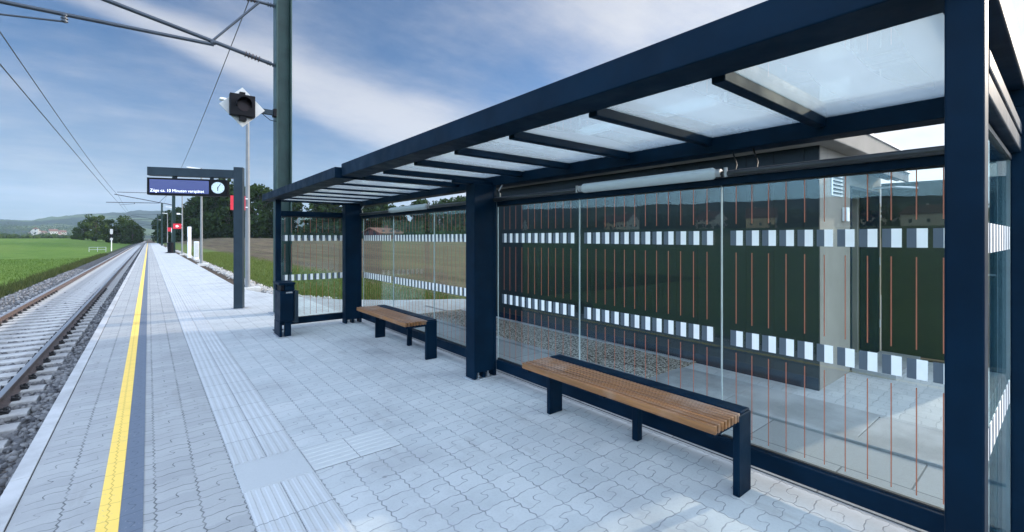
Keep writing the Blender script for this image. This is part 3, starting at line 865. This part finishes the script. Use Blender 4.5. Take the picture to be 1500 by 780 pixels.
b = MB(); b.path([(.34, .06, -.05), (.40, .05, -.10), (.47, .05, -.15), (.54, .05, -.16), (.58, .05, -.155)], .007, 6); b.build('cable', M['black'], sg, smooth=True)

# ------------------------------------------------------------------ lamp posts along the platform
def make_lamp():
    t = thing('lamp_post', (2.3, 15.4, 0), 'grey lamp post nearest the shelter, carrying a red sign', 'lamp post', 'lamp posts along the platform')
    b = MB(); b.tube((2.3, 15.4, .0), (2.3, 15.4, 2.2), .068, .064, n=16); b.tube((2.3, 15.4, 2.2), (2.3, 15.4, 5.53), .06, .045, n=16); b.build('pole', M['pole_grey'], t, smooth=True)
    b = MB(); b.box(2.1, 2.62, 15.2, 15.6, -.12, .035); b.build('foot', M['conc'], t, bevel=.01)
    b = MB(); b.prism([(2.25, 5.42), (2.25, 5.51), (1.62, 5.55), (1.58, 5.52), (1.60, 5.495)], 'y', 15.30, 15.50); lm = b.build('luminaire', M['white'], t, bevel=.01)
    part('light_panel', (1.66, 2.1, 15.32, 15.48, 5.452, 5.457), parent=lm, mat=M['lamp_body'], bevel=0)
    return t
LP = make_lamp()
lamp_spots = [(2.38, 31.5, 'tall grey lamp post with white foot, second along the platform'), (2.45, 52., 'grey lamp post carrying a small white camera and a red square sign'), (2.4, 73., 'grey lamp post carrying a small red and white sign'), (2.4, 92., 'fifth grey lamp post, in front of the dark wood'), (2.4, 126., 'farthest grey lamp post on the platform')]
for x, yv, lab in lamp_spots:
    c = copy_tree(LP); c.location = (x, yv, 0); tag(c, lab)
# red signs
def red_sign(loc, w, h_, lab, mark):
    t = thing('red_sign', loc, lab, 'sign', 'red signs on the lamp posts', local=True)
    b = MB(); b.box(-w, 0, -.012, .012, 0, h_); b.build('panel', M['red'], t, bevel=.004)
    b = MB()
    for z in (.18 * h_, .78 * h_): b.box(.0, .06, -.02, .02, z, z + .03)
    b.build('mounting_bracket', M['white'], t)
    if mark:
        b = MB(); cx = -w / 2
        b.prism([(cx - .12, h_ * .3), (cx + .02, h_ * .3), (cx + .14, h_ * .5), (cx + .02, h_ * .7), (cx - .12, h_ * .7)], 'y', -.0165, -.0125)
        b.build('white_mark', M['white'], t)
red_sign((2.236, 15.36, 2.32), .38, .42, 'red square sign on the near lamp post, half hidden by the gantry post', False)
red_sign((2.39, 51.95, 2.35), .62, .48, 'small red square sign with white mark on a distant lamp post', True)
red_sign((2.33, 72.95, 2.35), .4, .5, 'tiny red sign farthest along the platform', False)
b = MB(); b.box(2.30, 2.72, 72.9, 72.93, 2.2, 2.75); tag(b.build('white_notice_board', M['white'], bevel=.01), 'small white notice board beside the farthest red sign', 'notice board')
t = thing('security_camera', (2.39, 51.9, 3.72), 'small white security camera on a distant lamp post above the red sign', 'camera', local=True)
b = MB(); b.box(-.36, -.12, -.09, .06, -.05, .09); b.build('body', M['white'], t, bevel=.01)
b = MB(); b.tube((-.13, 0, .02), (0, 0, -.02), .03, n=8); b.build('arm', M['white'], t)
t = thing('ticket_pillar', (2.42, 42., 0), 'slim tall white ticket pillar at the platform edge by the field', 'ticket machine')
part('cabinet', (2.30, 2.52, 41.7, 42.2, 0, 2.35), parent=t, mat=M['white'], bevel=.02); part('screen', (2.296, 2.2995, 41.8, 42.1, 1.2, 1.6), parent=t, mat=M['black'], bevel=0)
t = thing('info_cabinet', (2.68, 40., 0), 'low white cabinet standing beside the ticket pillar', 'cabinet')
part('cabinet', (2.58, 2.86, 39.7, 40.2, -.12, 1.25), parent=t, mat=M['white'], bevel=.02); part('door_panel', (2.60, 2.84, 39.694, 39.699, .1, 1.2), parent=t, mat=M['signwhite'], bevel=.003)
t = thing('round_litter_bin', (1.72, 56.5, 0), 'black round litter bin at the foot of the second mast', 'litter bin')
b = MB(); b.tube((1.72, 56.5, .1), (1.72, 56.5, 1.0), .24, .27, n=20); b.build('body', M['black'], t, smooth=True)
b = MB(); b.tube((1.72, 56.5, 1.0), (1.72, 56.5, 1.06), .29, .2, n=20); b.build('lid', M['black'], t, smooth=True)
b = MB(); b.tube((1.72, 56.5, 0), (1.72, 56.5, .1), .5, .3, n=20); b.build('foot', M['black'], t, smooth=True)

# ------------------------------------------------------------------ technical building behind the shelter
t = thing('technical_building', (6.3, 4.4, 0), 'small flat-roofed technical building with anthracite front behind the shelter', 'building')
x0, x1, y0, y1, zt = 5.12, 7.42, 1.55, 7.35, 2.41
part('wall', (x0 + .03, x1, y1 - .2, y1, 0, zt), (x1 - .2, x1, y0 + .201, y1 - .201, 0, zt),
     (x0 + .03, 6.12, y0, y0 + .2, 0, zt), (7.32, 7.42, y0, y0 + .2, 0, zt), (6.1205, 7.3195, y0, y0 + .2, 2.09, zt), parent=t, mat=M['render'], bevel=0)
part('front_cladding', (x0, x0 + .028, y0 - .002, y1 + .002, .0, zt), (x0 + .0285, x0 + .12, y0 + .201, y1 - .201, 0, zt), parent=t, mat=M['clad'], bevel=0)
part('interior', (6.0, 7.34, y0 + 1.2, y0 + 1.22, .02, zt - .02), parent=t, mat=M['interior'], bevel=0)
rf = part('roof', (4.90, 7.60, 1.38, 7.5, zt + .002, 2.62), parent=t, mat=M['render'], bevel=.01)
part('roof_edging', (4.885, 7.615, 1.365, 7.515, 2.621, 2.65), parent=rf, mat=M['steel'])
part('plinth', (x0 - .006, x0 - .001, y0, y1, 0, .12), parent=t, mat=M['frame'], bevel=0)
part('step', (6.12, 7.34, y0 - .40, y0 - .012, 0, .05), parent=t, mat=M['trough'])
g = part('vent_grille', (5.47, 5.81, y0 - .012, y0 - .001, 1.94, 2.21), parent=t, mat=M['white'], bevel=.003)
b = MB()
for k in range(6):
    z = 1.965 + k * .04; b.prism([(y0 - .014, z), (y0 - .030, z - .004), (y0 - .030, z + .002), (y0 - .014, z + .016)], 'x', 5.50, 5.78)
b.build('louvre_slats', M['black'], g)
cn = part('door_canopy', (6.02, 7.42, y0 - .30, y0 - .005, 2.30, 2.325), parent=t, mat=M['steel'])
b = MB()
for k in range(3): b.box(6.05, 7.40, y0 - .28 + k * .09, y0 - .25 + k * .09, 2.20 + .02 * k, 2.298)
b.build('canopy_bars', M['frame'], cn)
part('door_frame', (6.12, 6.16, y0 - .01, y0 + .19, 0.02, 2.05), (7.28, 7.32, y0 - .01, y0 + .19, .02, 2.05), (6.12, 7.32, y0 - .01, y0 + .19, 2.051, 2.089), parent=t, mat=M['frame'], bevel=.003)
part('switch_box', (5.83, 5.91, y0 - .05, y0 - .001, 1.68, 1.83), parent=t, mat=M['white'], bevel=.006)
dr = bpy.data.objects.new('door', None); COL.objects.link(dr); dr.parent = t; dr.location = Vector((7.40, 1.50, .08)) - Vector(t.location); dr.rotation_euler = (0, 0, R(6)); ORI[dr.name] = (0, 0, 0)
COL.objects.unlink(dr); bpy.data.objects.remove(dr)
b = MB()
def dpt(u, w): a = R(7); return (7.375 + u * math.sin(a) + w * math.cos(a), 1.535 - u * math.cos(a) + w * math.sin(a))
b.prism([dpt(0, -.025), dpt(1.10, -.025), dpt(1.10, .025), dpt(0, .025)], 'z', .03, 2.2)
dr = b.build('door', M['door'], t, bevel=.004)
b = MB(); p0 = dpt(1.0, -.06); p1 = dpt(.86, -.06); pa = dpt(1.0, -.024)
b.tube((*p0, 1.08), (*p1, 1.08), .011, n=10); b.tube((*pa, 1.08), (*p0, 1.08), .011, n=10); b.build('handle', M['steel'], dr, smooth=True)
b = MB()
for z in (.35, 1.15, 1.95):
    q = dpt(-.02, -.03); b.tube((*q, z), (*q, z + .10), .016, n=10)
b.build('hinges', M['steel'], dr, smooth=True)
b = MB(); q0 = dpt(.18, -.03); b.path([(*dpt(.35, -.04), 2.12), (*dpt(.15, -.25), 2.13), (7.05, 1.56, 2.12)], .012, 8); b.build('door_closer', M['steel'], dr)
# drain grate along the wall foot
b = MB(); b.box(5.02, 5.105, 2.85, 7.9, .018, .022)
for k in range(170): b.box(5.025, 5.10, 2.86 + k * .0296, 2.874 + k * .0296, .0225, .027)
tag(b.build('drain_grate', M['steel']), 'narrow steel drain grate along the foot of the building front', 'drain')

# ------------------------------------------------------------------ pale rubble strip and grass tufts
n = 3400; f = RNG.uniform(0, 1, n) ** 1.6; yv = 12.2 + f * 60
xe = np.interp(yv, [12.2, 12.8, 13.6, 14.6, 16, 20, 70], [3.55, 3.25, 3.0, 2.86, 2.78, 2.76, 2.76])
P = np.stack([xe + RNG.normal(0, .09, n), yv, np.full(n, -.115) + RNG.uniform(-.01, .03, n)], 1)
stones('pale_rubble_strip', P, .055, M['palestone'], '')
def blades(name, pts, hmin, hmax, w, mat):
    n = len(pts); a = RNG.uniform(0, 2 * PI, n); hh = RNG.uniform(hmin, hmax, n); ln = RNG.uniform(-.4, .4, (n, 2)) * hh[:, None]
    dx = np.cos(a) * w; dy = np.sin(a) * w
    V = np.empty((n, 3, 3)); V[:, 0] = pts + np.stack([dx, dy, np.zeros(n)], 1); V[:, 1] = pts - np.stack([dx, dy, np.zeros(n)], 1)
    V[:, 2] = pts + np.stack([ln[:, 0], ln[:, 1], hh], 1)
    o = mesh_np(name, V.reshape(-1, 3), np.arange(3 * n).reshape(n, 3), mat); tag(o, kind='stuff'); return o
def scatter(n, x0, x1, y0, y1, py=1.8):
    x = RNG.uniform(x0, x1, n); yv = y0 + (y1 - y0) * RNG.uniform(0, 1, n) ** py
    return np.array([(a_, b_, gz(a_, b_)) for a_, b_ in zip(x, yv)])
blades('field_grass', scatter(46000, -20, -5.0, 14, 75, 2.4), .04, .15, .016, M['grass'])
blades('verge_weeds', scatter(9000, -5.6, -4.55, 10, 90), .08, .38, .016, M['weed'])
pts = scatter(52000, 2.95, 7.2, 9.8, 60)
pv = np.interp(pts[:, 1], [9.8, 10.3, 11.2, 12.1, 13.1, 14.3, 20], [5.4, 4.7, 3.8, 3.3, 3.1, 3.0, 3.0])
pts = pts[(pts[:, 0] > pv + .12)]
x_ok = pts[:, 0] < 5.6 + RNG.uniform(0, 1.6, len(pts)); blades('verge_grass', pts[x_ok], .03, .11, .011, M['grass2'])

# ------------------------------------------------------------------ trees
def crown_mesh(seed, H, W, n, leaf, mat, base=.15):
    r = np.random.default_rng(seed); cl = []
    for k in range(34):
        z = r.uniform(base, .95); prof = math.sin(PI * (max(0.04, (z - base * .6)) / (1.06 - base * .6)) ** .75) ** .7
        a = r.uniform(0, 2 * PI); rad = W / 2 * prof * r.uniform(.25, .95); cl.append((math.cos(a) * rad, math.sin(a) * rad, z * H, W * r.uniform(.10, .22)))
    C = np.array(cl); idx = r.integers(0, len(C), n); d = r.normal(0, 1, (n, 3)); d /= np.linalg.norm(d, axis=1)[:, None]
    rad = C[idx, 3] * r.uniform(.55, 1.12, n) ** .6
    P = C[idx, :3] + d * rad[:, None] * np.array([1, 1, .8])
    P[:, 2] = np.maximum(P[:, 2], .03 * H)
    nrm = d + r.normal(0, .55, (n, 3)); nrm /= np.linalg.norm(nrm, axis=1)[:, None]
    up = r.normal(0, 1, (n, 3)); t1 = np.cross(nrm, up); t1 /= np.linalg.norm(t1, axis=1)[:, None]; t2 = np.cross(nrm, t1)
    s = leaf * r.uniform(.5, 1.2, (n, 1)); q = r.uniform(.45, .9, (n, 1))
    V = np.stack([P - t1 * s, P - t2 * s * q, P + t1 * s, P + t2 * s * q], 1)
    o = mesh_np('crown', V.reshape(-1, 3), np.arange(4 * n).reshape(n, 4), mat)
    return o
def trunk_mesh(seed, H, W):
    r = random.Random(seed); b = MB(); b.tube((0, 0, -.6), (0, 0, H * .45), H * .028, H * .018, n=8)
    b.tube((0, 0, H * .45), (r.uniform(-.3, .3), r.uniform(-.3, .3), H * .86), H * .018, H * .005, n=7)
    for k in range(9):
        a = r.uniform(0, 2 * PI); z = H * r.uniform(.22, .7); l = W * r.uniform(.25, .42)
        b.tube((0, 0, z), (math.cos(a) * l, math.sin(a) * l, z + l * r.uniform(.3, .9)), H * .010, H * .003, n=6)
    return b
def tree_proto(seed, H, W, n, leaf, mat, lab, group, base=.12):
    t = thing('tree', (0, 0, 0), lab, 'tree', group, local=True)
    trunk_mesh(seed, H, W).build('trunk', M['bark'], t); c = crown_mesh(seed, H, W, n, leaf, mat, base); c.parent = t
    return t
def place(pool, spots, used, labs=None):
    for i, (x, y, sc) in enumerate(spots):
        pr_ = pool[i % len(pool)]
        o = pr_ if pr_.name not in used else copy_tree(pr_)
        used.add(pr_.name); o.location = (x, y, gz(x, y) - .05); o.rotation_euler.z = random.uniform(0, 6.28)
        o.scale = (sc * random.uniform(.92, 1.1), sc * random.uniform(.92, 1.1), sc)
        if labs: tag(o, labs[i])
wood_lab = 'dark leafy tree in the wood beyond the ploughed field'
WG = 'trees of the dark wood beyond the ploughed field'
pool = [tree_proto(40 + k, 12., 8.5, 2600, .42, M['leaf'], wood_lab, WG, .04) for k in range(6)]
used = set(); line = [(5.0, 255), (7.5, 215), (10.5, 180), (14, 158), (22, 143), (34, 132), (50, 122), (70, 112), (95, 104), (125, 96), (160, 84), (200, 70)]
spots = []
dist = 0
for (xa, ya), (xb, yb_) in zip(line, line[1:]):
    L = math.hypot(xb - xa, yb_ - ya); k = max(1, int(L / (6.0 if xa < 30 else 3.8)))
    for i in range(k):
        f = (i + random.uniform(.2, .8)) / k; x = xa + (xb - xa) * f; yv = ya + (yb_ - ya) * f
        tt = x / yv
        sc = .88 + .22 * random.random() + (.22 if .07 < tt < .25 else 0) - (.08 if tt > .35 else 0)
        spots.append((x + random.uniform(-1, 1), yv + random.uniform(-1.5, 1.5), sc))
        if i % 2 == 0: spots.append((x + random.uniform(3, 6), yv + random.uniform(5, 9), sc * 1.08))
place(pool, spots, used)
for x, yv, sc, lab in ((17.5, 149, 1.42, 'tallest dark tree of the wood, rising above its neighbours behind the gantry post'),):
    o = copy_tree(pool[2]); o.location = (x, yv, gz(x, yv)); o.scale = (sc * .9, sc * .9, sc); tag(o, lab)
LG = 'trees of the copse left of the track'
lp = [tree_proto(80 + k, 11., 9., 3200, .40, M['leaf2'], 'x', LG, .03) for k in range(4)]
lspots = [(-16.4, 246, .98), (-13.0, 252, .86), (-7.6, 250, 1.02), (-5.2, 243, .84), (-10.4, 255, .72), (-20.0, 247, .62), (-22.6, 251, .42), (-3.6, 262, .66)]
llabs = ['tall round tree at the left of the copse beyond the green field', 'shorter tree filling the middle of the copse left of the track', 'tallest round tree of the copse left of the track', 'tree at the right of the copse, close beside the track', 'low tree in the dip between the two tall trees of the copse', 'small tree sloping down at the left end of the copse', 'low bush at the far left tip of the copse', 'small tree farthest right, where the copse meets the rails']
place(lp, lspots, set(), llabs)
# hedgerows and field woods far off on the left, and wooded foot of the hills: one mass
def clumps(name, rows, mat, leaf):
    Ps = []; Ss = []
    for (x0, y0_, x1, y1_, h_, wdt, n) in rows:
        for i in range(n):
            f = RNG.uniform(); x = x0 + (x1 - x0) * f + RNG.normal(0, wdt); yv = y0_ + (y1_ - y0_) * f + RNG.normal(0, wdt)
            hh = h_ * (.55 + .45 * math.sin(f * 43.) * math.sin(f * 17. + 1)) ; Ps.append((x, yv, max(gz(x, yv), hz(x, yv)) + abs(hh) * RNG.uniform(.05, 1.))); Ss.append(leaf * RNG.uniform(.6, 1.3))
    P = np.array(Ps); n = len(P); s = np.array(Ss)[:, None]
    nrm = RNG.normal(0, 1, (n, 3)); nrm /= np.linalg.norm(nrm, axis=1)[:, None]; t1 = np.cross(nrm, RNG.normal(0, 1, (n, 3))); t1 /= np.linalg.norm(t1, axis=1)[:, None]; t2 = np.cross(nrm, t1)
    V = np.stack([P - t1 * s, P - t2 * s * .7, P + t1 * s, P + t2 * s * .7], 1)
    o = mesh_np(name, V.reshape(-1, 3), np.arange(4 * n).reshape(n, 4), mat); tag(o, kind='stuff')
def hz(x, yv):
    return hill_z(math.degrees(math.atan2(x, yv)), math.hypot(x, yv)) if math.hypot(x, yv) > 700 else -50
rows = [(-150, 560, -42, 540, 3.0, 3, 2600), (-260, 900, -60, 820, 7, 8, 3200), (-120, 470, -60, 452, 1.2, 1, 500), (-330, 1350, -60, 1300, 14, 30, 5200), (-420, 1600, -100, 1750, 16, 40, 4200),
        (-260, -120, -240, 260, 9, 14, 7000), (-330, -100, -300, 420, 16, 25, 6000)]
rows_u = [(34, 131, 50, 121, 6.5, 1.6, 1500), (50, 121, 70, 111, 6.5, 1.8, 1900), (70, 111, 95, 103, 7, 2, 2200), (95, 103, 160, 83, 8, 2.5, 4500), (14, 156, 34, 131, 4.5, 1.4, 1500)]
clumps('wood_undergrowth', rows_u, M['leaf'], .7)
clumps('far_hedgerows', rows, M['leaf2'], 1.5)
rows = [(170, -60, 190, 75, 11, 10, 6000), (60, -75, 120, -20, 3, 3, 1500)]
clumps('far_woods_behind_building', rows, M['leaf2'], 1.0)

# ------------------------------------------------------------------ houses
def make_house(L, W, H, rh, wall, lab, group, loc, rz):
    t = thing('house', loc, lab, 'house', group, rz=rz, local=True)
    b = MB(); b.box(-L / 2, L / 2, -W / 2, W / 2, -1.5, H); b.prism([(-W / 2 + .02, H), (W / 2 - .02, H), (0, H + rh - .15)], 'x', -L / 2 + .02, L / 2 - .02); b.build('wall', wall, t)
    b = MB(); e = .6
    for s_ in (-1, 1):
        k = rh / (W / 2)
        b.prism([(0, H + rh), (s_ * (W / 2 + e), H - e * k), (s_ * (W / 2 + e), H - e * k + .22), (0, H + rh + .24)], 'x', -L / 2 - e, L / 2 + e)
    rf = b.build('roof', M['roof'], t)
    b = MB(); b.box(L * .2, L * .2 + .7, -.35 + W * .12, .35 + W * .12, H + rh * .4, H + rh + .9); b.build('chimney', wall, rf)
    for s_ in (-1, 1):
        for zz in [1.0] + ([3.6] if H > 5 else []):
            for k in range(3):
                xx = -L * .32 + k * L * .32
                b = MB(); b.box(xx - .55, xx + .55, s_ * (W / 2 + .03) - .025, s_ * (W / 2 + .03) + .025, zz, zz + 1.3); b.build('window', M['pane'], t)
        for k in (-1, 1):
            b = MB(); b.box(s_ * (L / 2 + .03) - .025, s_ * (L / 2 + .03) + .025, k * W * .22 - .5, k * W * .22 + .5, 1.0, 2.3); b.build('window', M['pane'], t)
    return t
rh_spots = [(-118, 150, 13, 9, 4.8, 4.2, 'housewall'), (-126, 104, 11, 9, 5.2, 4., 'housewall2'), (-112, 88, 10, 8, 4.6, 3.8, 'housewall'), (-130, 70, 14, 9, 5.2, 4.0, 'housewall'), (-122, 52, 12, 9, 5.0, 4., 'housewall2'),
            (-138, 33, 22, 11, 4.2, 2.6, 'housewall'), (-120, 17, 18, 10, 4.4, 2.8, 'housewall'), (-128, 190, 14, 9, 5., 4., 'housewall')]
HG = 'houses across the field mirrored in the shelter glass'
for i, (x, yv, L, W, H, rh_, wl) in enumerate(rh_spots):
    x, yv = 6 - (6 - x) * 1.75, yv * 1.75
    make_house(L, W, H, rh_, M[wl], 'pale or ochre house with brown roof across the field, mirrored in the glass', HG, (x, yv, gz(x, yv)), PI / 2 + R(random.uniform(-25, 25)))
# village at the foot of the far hills
VG = 'pale houses of the far village left of the track'
for i in range(9):
    u = random.uniform(8, 100); dist = random.uniform(1180, 1500); az = 38.9 + math.degrees(math.atan((u - 750) / 660))
    x, yv = math.sin(R(az)) * dist, math.cos(R(az)) * dist
    make_house(11, 8, 4.4, 3.6, M['farwall'], 'tiny pale house of the far village at the foot of the hills', VG, (x, yv, max(hz(x, yv), gz(x, yv)) + 2. + 8. * random.random()), R(random.uniform(0, 180)))
az = 38.9 + math.degrees(math.atan((52.5 - 750) / 660)); x, yv = math.sin(R(az)) * 1150, math.cos(R(az)) * 1150
t = thing('white_tower', (x, yv, hz(x, yv)), 'white tower standing above the far village left of the track', 'tower', local=True)
b = MB(); b.box(-3.4, 3.4, -3.4, 3.4, -4, 20); b.build('wall', M['farwall'], t)
b = MB(); b.prism([(-3.7, -3.7), (3.7, -3.7), (3.7, 3.7), (-3.7, 3.7)], 'z', 20.01, 20.8); b.prism([(-3, 20.8), (3, 20.8), (0, 23)], 'y', -3, 3); b.build('roof', M['roof'], t)
b = MB()
for k in range(4): b.box(-1, 1, -3.48, -3.42, 3 + k * 5, 5 + k * 5)
b.build('window', M['pane'], t)
# red house beyond the ploughed field, seen through the glass
make_house(8, 6, 1.6, 1.1, M['redwall'], 'low red hut in front of the wood, seen through the far glass wall', None, (49, 116, gz(49, 116)), R(20))

# ------------------------------------------------------------------ small signal beyond the track
t = thing('track_signal', (-5.35, 112, gz(-5.35, 112)), 'small black and white railway signal on a pale post left of the track', 'signal', local=True)
b = MB(); b.tube((0, 0, -.5), (0, 0, 3.9), .07, n=10); b.build('post', M['white'], t, smooth=True)
b = MB(); b.box(-.2, .2, -.15, -.095, 3.2, 4.1); b.build('upper_board', M['signwhite'], t)
b = MB(); b.box(-.22, .22, -.2, -.095, 2.5, 3.15); b.build('lamp_housing', M['black'], t)
b = MB(); b.box(-.2, .2, -.15, -.095, 2.05, 2.45); b.build('lower_board', M['signwhite'], t)
t = thing('metal_railing', (-7.0, 108, gz(-7, 108)), 'pale metal railing beside the small signal at the field edge', 'railing', local=True)
b = MB()
for z in (.4, .8): b.tube((-1.1, 0, z), (1.1, 0, z), .03, n=8)
b.build('bars', M['steel'], t, smooth=True)
for x in (-1.1, 0, 1.1):
    b = MB(); b.tube((x, 0, -.3), (x, 0, .85), .035, n=8); b.build('post', M['steel'], t, smooth=True)

# ------------------------------------------------------------------ sky, sun, haze
SUN_EL, SUN_AZ = R(19), R(101.)            # azimuth clockwise from +Y
sd = Vector((math.sin(SUN_AZ) * math.cos(SUN_EL), math.cos(SUN_AZ) * math.cos(SUN_EL), math.sin(SUN_EL)))
W = bpy.data.worlds.new('World'); SC.world = W; W.use_nodes = True
nt = W.node_tree; nt.nodes.clear(); out = nt.nodes.new('ShaderNodeOutputWorld'); bg = nt.nodes.new('ShaderNodeBackground')
sky = nt.nodes.new('ShaderNodeTexSky'); sky.sky_type = 'NISHITA'; sky.sun_disc = False; sky.sun_elevation = SUN_EL; sky.sun_rotation = SUN_AZ
sky.air_density = 1.0; sky.dust_density = .6; sky.ozone_density = 3.0; sky.altitude = 400
tc = nt.nodes.new('ShaderNodeTexCoord'); sx = nt.nodes.new('ShaderNodeSeparateXYZ'); nt.links.new(tc.outputs['Generated'], sx.inputs[0])
dx, dy, dz = (S(nt, sx.outputs[i]) for i in range(3))
den = dz.max(0.) + .16
px, py = dx / den, dy / den
cb = nt.nodes.new('ShaderNodeCombineXYZ'); nt.links.new(px.k, cb.inputs[0]); nt.links.new(py.k, cb.inputs[1])
n1 = noise(nt, cb.outputs[0], .7, 7, .55, (1.0, .8, 1), (2.3, 1.1, 0)); n2 = noise(nt, cb.outputs[0], 1.5, 8, .62, (.8, 1.2, 1), (5.2, 0, 0))
sunw = dx * .98 - dy * .19                   # towards the sun
e = (py - 1.82 - px * .45) / (px.max(0.) * .24 + .10)
band = 1. - e.abs().step(.25, 1.5)
hole = (px - .88) * (px - .88) * .7 + (py - 1.42) * (py - 1.42)
n3 = noise(nt, cb.outputs[0], 4.5, 6, .65, (.7, 1.3, 1))
cov = (n3 - .5) * .22 + n1 * .75 + n2 * .42 + sunw.max(0.) * .34 + band * .29 - .025 - (1. - hole.step(.0, .34)) * .20
cl = cov.step(.42, 1.0) * .88
hor = (1. - dz.max(0.).step(.0, .30)) * .58   # milky air over the horizon
glow = sunw.max(0.).pow(3.)
ccol = mix(nt, glow.clamp(), (7.0, 7.1, 7.5), (12.5, 12.0, 11.4))
hcol = mix(nt, glow.clamp(), (3.5, 3.95, 4.35), (10.0, 9.7, 9.1))
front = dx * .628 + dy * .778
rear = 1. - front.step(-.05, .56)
boost = (1. - front.step(-.05, .56)) * 6.9 + .84  # sky overhead and behind the camera brightened, added to lift the shaded paving
tint = nt.nodes.new('ShaderNodeVectorMath'); tint.operation = 'MULTIPLY'; nt.links.new(sky.outputs[0], tint.inputs[0]); tint.inputs[1].default_value = (.47, .83, 1.12)
c = mix(nt, hor, S(nt, tint.outputs[0]), hcol)
c = mix(nt, cl, c, ccol)
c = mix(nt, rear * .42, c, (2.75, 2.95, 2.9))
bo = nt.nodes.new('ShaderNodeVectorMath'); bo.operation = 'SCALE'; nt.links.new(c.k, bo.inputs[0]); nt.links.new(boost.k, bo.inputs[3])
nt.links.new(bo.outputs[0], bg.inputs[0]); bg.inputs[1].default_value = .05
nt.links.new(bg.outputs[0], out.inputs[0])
sl_ = bpy.data.lights.new('sun', 'SUN'); sl_.energy = 2.0; sl_.angle = R(.9); sl_.color = (1, .86, .70)
so = bpy.data.objects.new('sun', sl_); COL.objects.link(so); so.rotation_euler = sd.to_track_quat('Z', 'Y').to_euler(); so.location = (30, -10, 30)

b = MB(); b.box(-4700, 4700, -4700, 4700, -12, 330); hzb = b.build('haze', M['white']); tag(hzb, kind='stuff')
m, nt, out = new_mat('haze air'); v = nt.nodes.new('ShaderNodeVolumePrincipled'); v.inputs['Color'].default_value = (.62, .76, .95, 1); v.inputs['Density'].default_value = .00013; v.inputs['Anisotropy'].default_value = .2
nt.links.new(v.outputs[0], out.inputs['Volume']); hzb.data.materials.clear(); hzb.data.materials.append(m)

# ------------------------------------------------------------------ camera
cd = bpy.data.cameras.new('camera'); cd.sensor_width = 36; cd.lens = 660 / 1500 * 36; cd.shift_y = -41 / 1500; cd.clip_start = .05; cd.clip_end = 20000
co = bpy.data.objects.new('camera', cd); COL.objects.link(co); co.location = (0, 0, EYE); co.rotation_euler = (PI / 2, 0, -R(38.9)); SC.camera = co
SC.view_settings.view_transform = 'Standard'; SC.view_settings.look = 'None'; SC.view_settings.gamma = 1; SC.view_settings.exposure = 1.3; SC.view_settings.use_curve_mapping = False
SC.render.engine = 'CYCLES'
SC.cycles.max_bounces = 10; SC.cycles.transparent_max_bounces = 24; SC.cycles.diffuse_bounces = 4; SC.cycles.volume_bounces = 1
SC.cycles.use_denoising = True
